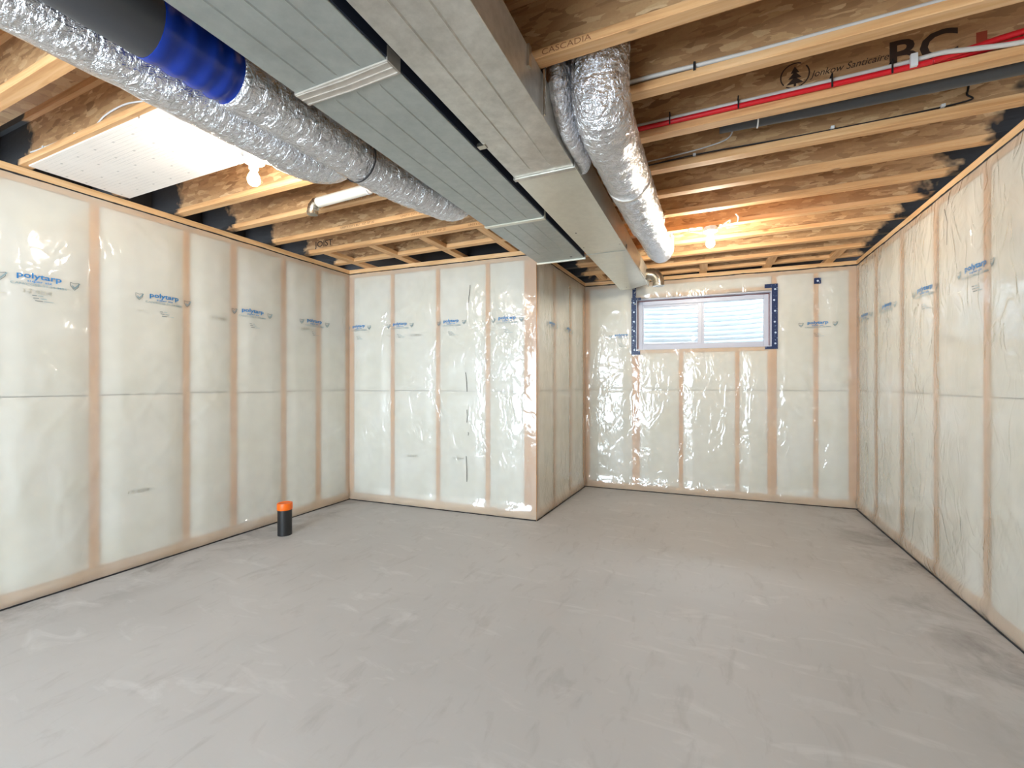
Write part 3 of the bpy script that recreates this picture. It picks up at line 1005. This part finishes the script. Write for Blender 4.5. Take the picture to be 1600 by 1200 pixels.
p = on_y(884, 76, far[2] - FWID); flange_text(2, 'CASCADIA', p.x, 0.034, M['ink_brown'], 1.25)
for wi, xs in ((4, (-2.3, -1.75)), (5, (-2.75, -2.1)), (6, (-2.3, -1.7))):
    for x in xs: flange_text(wi, 'UNITY CITY BU   107 AP 20', x, 0.026, M['ink_brown'], 1.2)

# ---------------------------------------------------------------- white printed panning sheets on the joists
py0, py1 = 1.245, 1.758
root = thing('panning_board', (-3.2, 1.5, Z_J - 0.008), 'large white grid-printed panel nailed under the joists beside the lit bulb', 'panel')
MB().box(-3.80, -2.615, py0, py1, Z_J - 0.008, Z_J).build('sheet', M['board'], root)
MB().box(-2.70, -2.600, py0 + 0.002, py1 - 0.01, Z_J - 0.0095, Z_J - 0.008).build('seam_strip', M['white_pl'], root)
root = thing('panning_board', (-2.1, 1.5, Z_J - 0.008), 'narrow white panel between the seam and the foil ducts', 'panel')
MB().box(-2.600, -1.62, py0, py1, Z_J - 0.008, Z_J).build('sheet', M['board'], root)

# ---------------------------------------------------------------- return duct (long grey) and supply duct
ZD = CAM_H + 1.15
dA0, dA1 = -1.30 * 1.15, -0.91 * 1.15
ydA = [-1.6]
def seam_y(px, py): return on_z(px, py, ZD).y
yc1 = seam_y(545, 128); yc2 = seam_y(803, 348); yend = seam_y(878, 407)
root = thing('return_duct', ((dA0 + dA1) / 2, 1.5, ZD), 'long dull grey rectangular sheet metal duct with ribbed underside along the foil pipes', 'duct')
def duct_sec(name, mat, x0, x1, y0, y1, z0, z1, parent):
    return MB().box(x0, x1, y0, y1, z0, z1).build(name, mat, parent, bevel=0.002)
ZT = Z_J - 0.004
for i, (a, b_) in enumerate(((-1.6, yc1), (yc1, yc2), (yc2, yend))):
    sec = duct_sec('duct_section', M['galv_dull'], dA0, dA1, a + 0.001, b_ - 0.001, ZD, ZT, root)
    for k in range(1, 4):
        x = dA0 + (dA1 - dA0) * k / 4
        y0, y1 = a + 0.05, b_ - (0.04 if i < 2 else 0.25)
        m = MB()
        m.add([(x - 0.006, y0, ZD + 0.0005), (x + 0.006, y0, ZD + 0.0005), (x + 0.006, y1, ZD + 0.0005), (x - 0.006, y1, ZD + 0.0005),
               (x, y0 + 0.02, ZD - 0.0035), (x, y1 - 0.02, ZD - 0.0035)],
              [(0, 4, 5, 3), (1, 2, 5, 4), (0, 1, 4), (3, 5, 2)])
        m.build('rib', M['galv_dull'], sec)
def cleat(x0, x1, yc, wd, mat, parent, name='cleat', th=0.010):
    m = MB()
    m.box(x0 - 0.006, x1 + 0.006, yc - wd / 2, yc + wd / 2, ZD - th, ZD + 0.0)
    m.box(x0 - 0.008, x0, yc - wd / 2, yc + wd / 2, ZD - th, ZD + 0.05); m.box(x1, x1 + 0.008, yc - wd / 2, yc + wd / 2, ZD - th, ZD + 0.05)
    return m.build(name, mat, parent, bevel=0.002)
cleat(dA0, dA1, yc1, 0.075, M['foil_tape'], root, 'foil_tape_band', 0.007)
MB().box(dA1 + 0.0005, dA1 + 0.006, -1.6, yend - 0.01, ZD + 0.006, ZT - 0.002).build('gap_shade_strip', plain('gap_shade_strip', srgb(20, 28, 48), 0.6), root)  # added strip, its navy paints the shade in the gap between the ducts
for k in range(3):
    MB().tube([(dA0 - 0.004, yc1 - 0.03 + 0.028 * k, ZD - 0.008), ((dA0 + dA1) / 2, yc1 - 0.028 + 0.028 * k + 0.004, ZD - 0.0085), (dA1 + 0.004, yc1 - 0.03 + 0.028 * k, ZD - 0.008)], 0.0022, 6).build('tape_fold', M['foil_tape'], root)
cleat(dA0, dA1, yc2, 0.035, M['galv_cream'], root)
# end flange of the duct
m = MB(); m.box(dA0 - 0.012, dA1 + 0.012, yend - 0.002, yend + 0.012, ZD - 0.012, ZD + 0.03); m.build('end_flange', M['galv_cream'], root)
def hole(x, y, r=0.011, parent=None):
    MB().lathe((x, y, ZD - 0.0012), [(r, 0), (r, 0.002)], 12).build('screw_hole', M['black'], parent)
p = on_z(893, 402, ZD); hole(min(p.x, dA1 - 0.05), min(p.y, yend - 0.08), 0.012, root)

dB0, dB1 = -0.866 * 1.15, -0.570 * 1.15
root = thing('supply_duct', ((dB0 + dB1) / 2, 2.5, ZD), 'bright galvanised rectangular duct with a tapered cream end pointing at the window', 'duct')
yj1 = seam_y(850, 271); yj2 = seam_y(950, 394); ye2 = seam_y(985, 452)
sec = duct_sec('duct_section', M['galv'], dB0, dB1, -1.6, yj1, ZD, ZT, root)
for fx in (0.34, 0.67):
    x = dB0 + (dB1 - dB0) * fx
    y0, y1 = -1.5, yj1 - 0.07
    MB().add([(x - 0.006, y0, ZD + 0.0005), (x + 0.006, y0, ZD + 0.0005), (x + 0.006, y1, ZD + 0.0005), (x - 0.006, y1, ZD + 0.0005),
              (x, y0 + 0.02, ZD - 0.004), (x, y1 - 0.02, ZD - 0.004)], [(0, 4, 5, 3), (1, 2, 5, 4), (0, 1, 4), (3, 5, 2)]).build('rib', M['galv'], sec)
# folded transition: the sheet is creased along a diagonal
def poly_duct(name, mat, y0, y1, creases, parent):
    """box with a faceted underside; creases: list of (fx0, z0, fx1, z1) along x at both ends"""
    m = MB()
    bot0 = [(dB0 + (dB1 - dB0) * f, y0, ZD + z) for f, z, _, _ in creases]
    bot1 = [(dB0 + (dB1 - dB0) * f, y1, ZD + z) for _, _, f, z in creases]
    n = len(creases)
    vs_ = bot0 + bot1 + [(dB1, y0, ZT), (dB0, y0, ZT), (dB1, y1, ZT), (dB0, y1, ZT)]
    fs = [(i, i + 1, n + i + 1, n + i) for i in range(n - 1)]
    t0, t1, t2, t3 = 2 * n, 2 * n + 1, 2 * n + 2, 2 * n + 3
    fs += [tuple(range(n)) + (t0, t1), tuple(range(2 * n - 1, n - 1, -1)) + (t3, t2), (n - 1, t0, t2, 2 * n - 1), (0, n, t3, t1), (t0, t1, t3, t2)]
    m.add(vs_, fs)
    return m.build(name, mat, parent)
poly_duct('transition', M['galv_cream'], yj1 + 0.002, yj2 - 0.002, [(0, 0, 0, 0), (0.52, -0.006, 0.16, 0.0), (1, 0, 1, 0)], root)
poly_duct('tapered_end', M['galv_cream'], yj2 + 0.002, ye2, [(0, 0, 0, 0), (0.9, 0, 0.35, 0.0), (1, 0.006, 1, 0.045)], root)
cleat(dB0, dB1, yj1, 0.03, M['galv'], root)
cleat(dB0, dB1, yj2, 0.008, M['galv_dull'], root, th=0.003)
MB().box(dB1 - 0.004, dB1 + 0.007, yj1, ye2 - 0.1, ZD - 0.004, ZD + 0.005).build('edge_seam', M['galv_cream'], root)
for px, py in ((901, 364), (970, 381), (912, 387), (979, 449), (969, 452)):
    p = on_z(px, py, ZD); hole(max(dB0 + 0.02, min(p.x, dB1 - 0.02)), min(p.y, ye2 - 0.05), 0.011 if px == 901 else 0.006, root)
MB().box(dB0 - 0.03, dB0 + 0.012, seam_y(760, 228) - 0.02, seam_y(760, 228) + 0.012, ZD - 0.006, ZD + 0.01).build('clip', M['galv_shiny'], root)
# hanger strap from the joist to the duct
p = on_y(859, 120, far[2] + 0.03)
MB().box(dB1 + 0.008, dB1 + 0.016, far[2] + 0.004, far[2] + 0.018, ZD - 0.004, Z_J + 0.02).build('hanger_strap', M['galv_shiny'], root)
MB().box(dB1 - 0.004, dB1 + 0.010, 1.60, 1.625, ZD + 0.10, ZT).build('drive_cleat', M['galv_shiny'], root)

# round elbow off the end of the supply duct
ey = ye2 - 0.30
root = thing('duct_elbow', (dB1 + 0.08, ey, 2.44), 'small shiny segmented metal elbow pointing down beside the window', 'duct elbow')
ce = Vector((dB1, ey, 2.60)); rb_ = 0.095
pts = [ce + Vector((-0.02, 0, 0)), ce + Vector((0.035, 0, 0))]
for k in range(0, 6):
    a = math.radians(90 * k / 5)
    pts.append(ce + Vector((0.035 + rb_ * math.sin(a), 0, -rb_ * (1 - math.cos(a)))))
pts.append(pts[-1] + Vector((0, 0, -0.05)))
MB().tube(pts, 0.062, 20, caps=False).build('elbow_body', M['galv_shiny'], root, smooth=True, autosmooth=True)
for i in (2, 4, 6):
    d = (pts[i + 1] - pts[i - 1]).normalized() * 0.004
    MB().tube([pts[i] - d, pts[i] + d], 0.0655, 20).build('gore_seam', M['galv_shiny'], root, smooth=True, autosmooth=True)
MB().lathe(pts[-1] + Vector((0, 0, 0.03)), [(0.058, 0), (0.058, 0.004)], 20).build('opening', M['black'], root)
MB().lathe(pts[-1], [(0.0625, 0), (0.067, 0.002), (0.067, 0.008), (0.0625, 0.010)], 20).build('rim_bead', M['galv_shiny'], root, smooth=True)

# ---------------------------------------------------------------- foil-wrapped flexible ducts
def flex(name, path, rad, label, per=14, seg=28, crinkle=0.05, sag=0.0, mat=None, ring=0.02, seed=0, loc=None, squash=1.0):
    pts = catmull(path, per)
    root = thing(name, tuple(pts[len(pts) // 2]) if loc is None else loc, label, 'flexible duct')
    def rf(i, a):
        q = Vector((math.cos(a) * 2.2, math.sin(a) * 2.2, i * 0.33 + seed * 10))
        k = noise.noise(q) * crinkle + noise.noise(q * 2.7) * crinkle * 0.55
        return 1 + k + ring * math.sin(i * 1.9 + 2 * noise.noise(Vector((i * 0.15, seed, 0))))
    rr = rad if not callable(rad) else [rad(i / (len(pts) - 1)) for i in range(len(pts))]
    mb = MB().tube(pts, rr, seg, rfun=rf)
    if squash != 1.0:      # flattened sideways where it is pinched between two ducts
        mb.v = [(pts[k // seg].x + (v[0] - pts[k // seg].x) * squash, v[1], v[2]) for k, v in enumerate(mb.v)]
    mb.build('foil_jacket', mat or M['foil'], root, smooth=True)
    return root, pts
def band(root, pts, i, r, mat, name='clamp_band', wd=0.012):
    d = (pts[i + 1] - pts[i - 1]).normalized()
    MB().tube([pts[i] - d * wd / 2, pts[i] + d * wd / 2], r, 24).build(name, mat, root, smooth=True, autosmooth=True)

# pair on the left of the return duct
LZ = 2.572
r1_, p1_ = flex('flexible_duct', [(-1.73, 1.12, LZ), (-1.73, 1.5, LZ), (-1.73, 1.80, LZ - 0.003), (-1.715, 2.05, LZ - 0.006), (-1.665, 2.30, LZ - 0.004), (-1.624, 2.50, LZ + 0.004), (-1.612, 2.63, LZ + 0.045), (-1.610, 2.708, LZ + 0.14), (-1.610, 2.712, LZ + 0.27)],
    lambda t: 0.115 - 0.005 * t, 'silver foil flexible duct with a blue plastic wrapped end beside the grey duct', per=16, seed=1)
band(r1_, p1_, 34, 0.120, M['black_band'], wd=0.006)
MB().tube(catmull([(-1.73, -1.2, LZ), (-1.73, 0.3, LZ), (-1.73, 0.86, LZ)], 10), 0.108, 24).build('shadow_grey_pipe', plain('shadow_grey_pipe', srgb(70, 70, 74), 0.5), r1_, smooth=True, autosmooth=True)  # near stretch of the duct, its shadow put in as dark grey
MB().tube(catmull([(-1.73, 0.85, LZ), (-1.73, 1.0, LZ), (-1.73, 1.13, LZ)], 10), [0.110 + 0.004 * math.sin(k * 1.3) for k in range(21)], 28).build('blue_wrap', M['blue_film'], r1_, smooth=True, autosmooth=True)
flex('flexible_duct', [(-1.965, -1.2, LZ), (-1.965, 0.2, LZ), (-1.965, 0.9, LZ), (-1.965, 1.40, LZ - 0.004), (-1.962, 1.66, LZ - 0.006), (-1.955, 1.83, LZ + 0.04), (-1.95, 1.915, LZ + 0.13), (-1.95, 1.92, LZ + 0.25)],
    0.118, 'silver foil flexible duct rising between joists beside the white printed panel', per=16, crinkle=0.035, ring=0.012, seed=2)
# pair on the right of the supply duct
r3_, p3_ = flex('flexible_duct', [(-0.44, 1.915, 2.93), (-0.44, 1.915, 2.82), (-0.44, 1.918, 2.70), (-0.44, 1.96, 2.60), (-0.44, 2.15, 2.565), (-0.44, 2.6, 2.565), (-0.435, 3.0, 2.567), (-0.43, 3.45, 2.57)],
    lambda t: 0.128 - 0.004 * t, 'thick silver foil flexible duct hanging under the joists with red tubes', per=14, crinkle=0.055, seed=3)
band(r3_, p3_, 72, 0.129, M['foil_tape'], 'foil_tape_band', 0.02)
pts = catmull([(-0.43, 3.44, 2.57), (-0.425, 3.8, 2.572), (-0.42, 4.12, 2.575), (-0.41, 4.32, 2.60), (-0.405, 4.39, 2.70), (-0.405, 4.395, 2.80)], 14)
def rf2(i, a):
    q = Vector((math.cos(a) * 2.2, math.sin(a) * 2.2, i * 0.3 + 55)); return 1 + 0.05 * noise.noise(q) + 0.03 * noise.noise(q * 2.6)
MB().tube(pts, [0.112 - 0.014 * k / (len(pts) - 1) for k in range(len(pts))], 28, rfun=rf2).build('tail_section', M['foil'], r3_, smooth=True)
flex('flexible_duct', [(-0.615, 1.895, 2.92), (-0.615, 1.895, 2.80), (-0.616, 1.92, 2.68), (-0.617, 2.04, 2.605), (-0.618, 2.20, 2.602), (-0.626, 2.32, 2.602), (-0.652, 2.41, 2.602)],
    lambda t: 0.086 if t < 0.7 else 0.086 - 0.05 * (t - 0.7), 'short bluish silver flexible duct squeezed between the bright duct and a thicker foil duct', per=12, crinkle=0.06, seed=4, squash=0.62)

# ---------------------------------------------------------------- round vent pipe with elbow (left bay)
vy, vz, vr = 2.365, 2.692, 0.036
root = thing('vent_pipe', (-2.7, vy, 2.62), 'thin white metal vent pipe with a down-turned elbow lying between joists', 'pipe')
MB().tube([(-2.62, vy, vz), (-2.2, vy, vz + 0.012), (-1.80, vy, vz + 0.045), (-1.45, vy, vz + 0.07)], vr, 20).build('pipe', plain('pale_galvanised', srgb(224, 220, 214), 0.35, 0.35), root, smooth=True, autosmooth=True)
pts = []
for k in range(6):
    a = math.radians(90 * k / 5)
    pts.append(Vector((-2.62 - 0.06 * math.sin(a), vy, vz - 0.06 * (1 - math.cos(a)))))
pts.append(pts[-1] + Vector((0, 0, -0.02)))
MB().tube(pts, vr + 0.002, 20).build('elbow', M['galv_shiny'], root, smooth=True, autosmooth=True)
for i in (1, 3, 5):
    d = (pts[i + 1] - pts[i - 1]).normalized() * 0.003
    MB().tube([pts[i] - d, pts[i] + d], vr + 0.005, 20).build('gore_seam', M['galv_shiny'], root, smooth=True, autosmooth=True)
MB().tube([(-2.16, vy, vz + 0.014), (-2.145, vy, vz + 0.015)], vr + 0.003, 20).box(-2.165, -2.14, vy - 0.006, vy + 0.006, vz + 0.014 + vr, vz + vr + 0.028).build('clamp_band', M['white_pl'], root)

# ---------------------------------------------------------------- bare bulbs
def bulb(x, y, zc, label, mat='bulb'):
    root = thing('light_bulb', (x, y, zc), label, 'light')
    MB().lathe((x, y, zc), [(0.052, 0), (0.052, -0.026), (0.048, -0.030)], 8).build('junction_box', M['white_pl'], root)
    MB().lathe((x, y, zc - 0.030), [(0.057, 0), (0.057, -0.008), (0.040, -0.018), (0.027, -0.024), (0.025, -0.048)], 24).build('lampholder', M['porcelain'], root, smooth=True, autosmooth=True)
    z1 = zc - 0.078
    MB().lathe((x, y, z1), [(0.013, 0.003), (0.014, -0.006), (0.020, -0.022), (0.030, -0.042), (0.034, -0.060), (0.031, -0.077), (0.020, -0.091), (0.006, -0.097)], 24).build('bulb', M[mat], root, smooth=True)
    return root
bulb(-2.43, 1.728, Z_J - 0.008, 'lit bare bulb at the edge of the white printed panel')
p = on_z(1110, 362, Z_J - 0.03)
bulb(p.x, far[8] - FWID / 2, Z_J, 'lit bare bulb under the joists in front of the window', 'bulb_far')
bulb(-2.3, rear[len(rear) - 4] - FWID / 2, Z_J, 'unseen bare bulb added for fill light toward the rear beside the left wall', 'bulb_fill')  # this bulb and the next are added out of view to brighten the room
bulb(0.3, rear[len(rear) - 4] - FWID / 2, Z_J, 'unseen bare bulb added for fill light toward the rear beside the right wall', 'bulb_fill')

# ---------------------------------------------------------------- floor standpipe
p = on_z(445, 835, 0)
root = thing('standpipe', (p.x, p.y, 0), 'short black drain standpipe with an orange cap rising from the concrete', 'pipe')
MB().lathe((p.x, p.y, 0), [(0.060, 0), (0.060, 0.235)], 32).build('pipe', M['abs'], root, smooth=True, autosmooth=True)
MB().lathe((p.x, p.y, 0.228), [(0.0635, 0), (0.0645, 0.005), (0.0645, 0.050), (0.062, 0.058), (0.050, 0.060), (0.046, 0.056)], 32).build('cap', M['orange'], root, smooth=True, autosmooth=True)

# ---------------------------------------------------------------- tubes, pipes and cables in the joist bays
def line(name, pts, r, mat, label, cat, seg=8, per=8):
    pts = catmull(pts, per)
    o = MB().tube(pts, r, seg).build(name, mat, origin=pts[0], smooth=True)
    tag(o, label, cat)
    return o
yR2 = far[4] - FWID
zf = Z_J + FH
line('water_tube', [(-0.9, yR2 - 0.012, zf + 0.008), (-0.35, yR2 - 0.012, zf + 0.006), (0.2, yR2 - 0.012, zf + 0.007), (0.8, yR2 - 0.012, zf + 0.006), (0.88, yR2 - 0.012, zf + 0.010), (1.0, yR2 - 0.012, zf + 0.025), (1.15, yR2 - 0.012, zf + 0.044), (1.75, yR2 - 0.012, zf + 0.095)], 0.0125, M['red'],
     'red plastic water tube strapped along the outside of a joist', 'tube')
line('water_tube', [(-0.9, yR2 + 0.014, zf + 0.014), (-0.35, yR2 + 0.013, zf + 0.0125), (0.2, yR2 + 0.013, zf + 0.0125), (0.8, yR2 + 0.013, zf + 0.0125), (1.1, yR2 + 0.013, zf + 0.024), (1.4, yR2 + 0.013, zf + 0.050), (1.75, yR2 + 0.013, zf + 0.08)], 0.0115, M['red'],
     'red plastic water tube lying on the joist flange and lifting away at its end', 'tube')
line('water_tube', [(-0.9, yR2 - 0.002, zf + 0.032), (-0.35, yR2 - 0.004, zf + 0.029), (0.2, yR2 - 0.004, zf + 0.030), (0.72, yR2 - 0.006, zf + 0.030), (0.82, yR2 - 0.014, zf + 0.030), (0.90, yR2 - 0.034, zf + 0.022), (1.0, yR2 - 0.034, zf + 0.007), (1.16, yR2 - 0.012, zf + 0.001), (1.4, yR2 - 0.0105, zf + 0.002), (1.75, yR2 - 0.0105, zf + 0.002)], 0.010, M['white_tube'],
     'whitish plastic tube running above the red tubes', 'tube')
for px, lab in ((1047, 'black tie strap on the red tubes closest to the thick foil duct'), (1153, 'black tie strap on the red tubes above the end of the grey drain pipe'), (1298, 'black tie strap on the red tubes below the handwritten lettering'), (1391, 'black tie strap on the red tubes next to the white label')):
    x = on_y(px, 160, yR2).x
    o = MB().box(x - 0.003, x + 0.003, yR2 - 0.029, yR2 - 0.024, zf - 0.012, zf + 0.050).box(x - 0.003, x + 0.003, yR2 - 0.029, yR2 + 0.026, zf + 0.046, zf + 0.051).build('tie_strap', M['black_band'], origin=(x, yR2 - 0.01, zf))
    tag(o, lab, 'strap', 'black straps on the red tubes')
x = on_y(1423, 105, yR2).x
o = MB().box(x - 0.012, x + 0.012, yR2 - 0.040, yR2 - 0.026, zf - 0.008, zf + 0.046).build('paper_label', M['white_pl'], origin=(x, yR2 - 0.012, zf))
tag(o, 'small white printed label wrapped on the red tubes', 'label')
yR1 = far[3] - FWID
line('water_tube', [(-0.6, yR1 + 0.012, zf + 0.02), (-0.25, yR1 + 0.010, zf + 0.022), (0.05, yR1 + 0.012, zf + 0.014), (0.4, yR1 + 0.016, zf + 0.011), (1.7, yR1 + 0.018, zf + 0.011)], 0.010, M['white_tube'],
     'whitish plastic tube resting on the joist in front of the red tubes', 'tube')
x = on_y(1085, 108, yR1).x
o = MB().box(x - 0.005, x + 0.005, yR1 - 0.004, yR1 + 0.002, zf - 0.01, zf + 0.028).build('tie_strap', M['black_band'], origin=(x, yR1, zf))
tag(o, 'single black tie strap on the whitish tube', 'strap')
# grey drain pipe in the bay behind the red tubes
gy = far[4] + 0.105
o = line('drain_pipe', [(0.05, gy + 0.03, Z_J + 0.085), (0.6, gy + 0.01, Z_J + 0.06), (1.2, gy, Z_J + 0.05), (1.76, gy - 0.01, Z_J + 0.045)], 0.046, M['grey_abs'], 'dark grey drain pipe in the joist bay behind the red tubes', 'pipe', 20)
x = on_y(1183, 195, gy).x
MB().tube([(x, gy + 0.01 - 0.0, Z_J + 0.07), (x + 0.006, gy + 0.01, Z_J + 0.07)], 0.052, 18).build('pipe_strap', M['white_pl'], o)
# thin black cable along the next joist, with white staples
yR3 = far[5] - FWID
o = line('cable', [(-0.55, yR3 + 0.0, zf - 0.012), (-0.25, yR3 - 0.003, zf + 0.004), (0.02, yR3 + 0.003, zf + 0.012), (0.5, yR3 + 0.010, zf + 0.006), (1.12, yR3 + 0.012, zf + 0.014), (1.16, yR3 + 0.022, zf + 0.06), (1.17, yR3 + 0.023, zf + 0.16)], 0.0042, M['black_band'], 'thin black cable clipped along a joist top behind the drain pipe', 'cable', 6)
for px, py in ((1085, 243), (1301, 201), (1474, 167)):
    x = on_y(px, py, yR3).x
    MB().box(x - 0.008, x + 0.008, yR3 - 0.004, yR3 + 0.022, zf + 0.006, zf + 0.020).build('cable_clip', M['white_pl'], o)
o = line('cable', [(-0.42, far[5] - 0.038, Z_J + 0.075), (-0.2, far[5] - 0.040, Z_J + 0.08), (0.0, far[5] - 0.042, Z_J + 0.095), (0.10, far[5] - 0.042, Z_J + 0.12), (0.13, far[5] - 0.042, Z_J + 0.18)], 0.0045, M['white_pl'], 'short white cable curving up a joist web beside the thick foil duct', 'cable', 6)
# white cable stapled on the joist web by the panel
yB = far[1] - FWID / 2 - 0.011
cpts = [on_y(px, py, yB) for px, py in ((48, 238), (68, 231), (118, 212), (148, 198), (165, 180), (196, 163), (233, 157))]
cpts = [Vector((q.x, yB, min(max(q.z, zf + 0.01), Z_SUB - 0.06))) for q in cpts]
o = line('cable', cpts, 0.0045, M['white_pl'], 'white cable stapled along the joist above the white printed panel', 'cable', 6)
for k in (1, 2, 6):
    q = cpts[k]
    MB().box(q.x - 0.009, q.x + 0.009, yB - 0.006, yB + 0.007, q.z - 0.010, q.z + 0.010).build('cable_clip', M['white_pl'], o)
# loose cable ends around the far bulb
yb = far[7] + 0.012
for i, (pp, lab) in enumerate((
    (((1150, 334), (1154, 340), (1152, 348)), 'tiny white cable tail hanging beside the far bulb'),
    (((1128, 352), (1136, 346), (1141, 344), (1140, 349), (1130, 353)), 'looped white cable end right above the far bulb'),
    (((1090, 357), (1078, 357), (1077, 361), (1096, 364)), 'looped white cable end left above the far bulb'))):
    yy = far[8] - FWID - 0.02
    line('cable_end', [on_y(a, b_, yy) for a, b_ in pp], 0.006, M['white_pl'], lab, 'cable', 6)
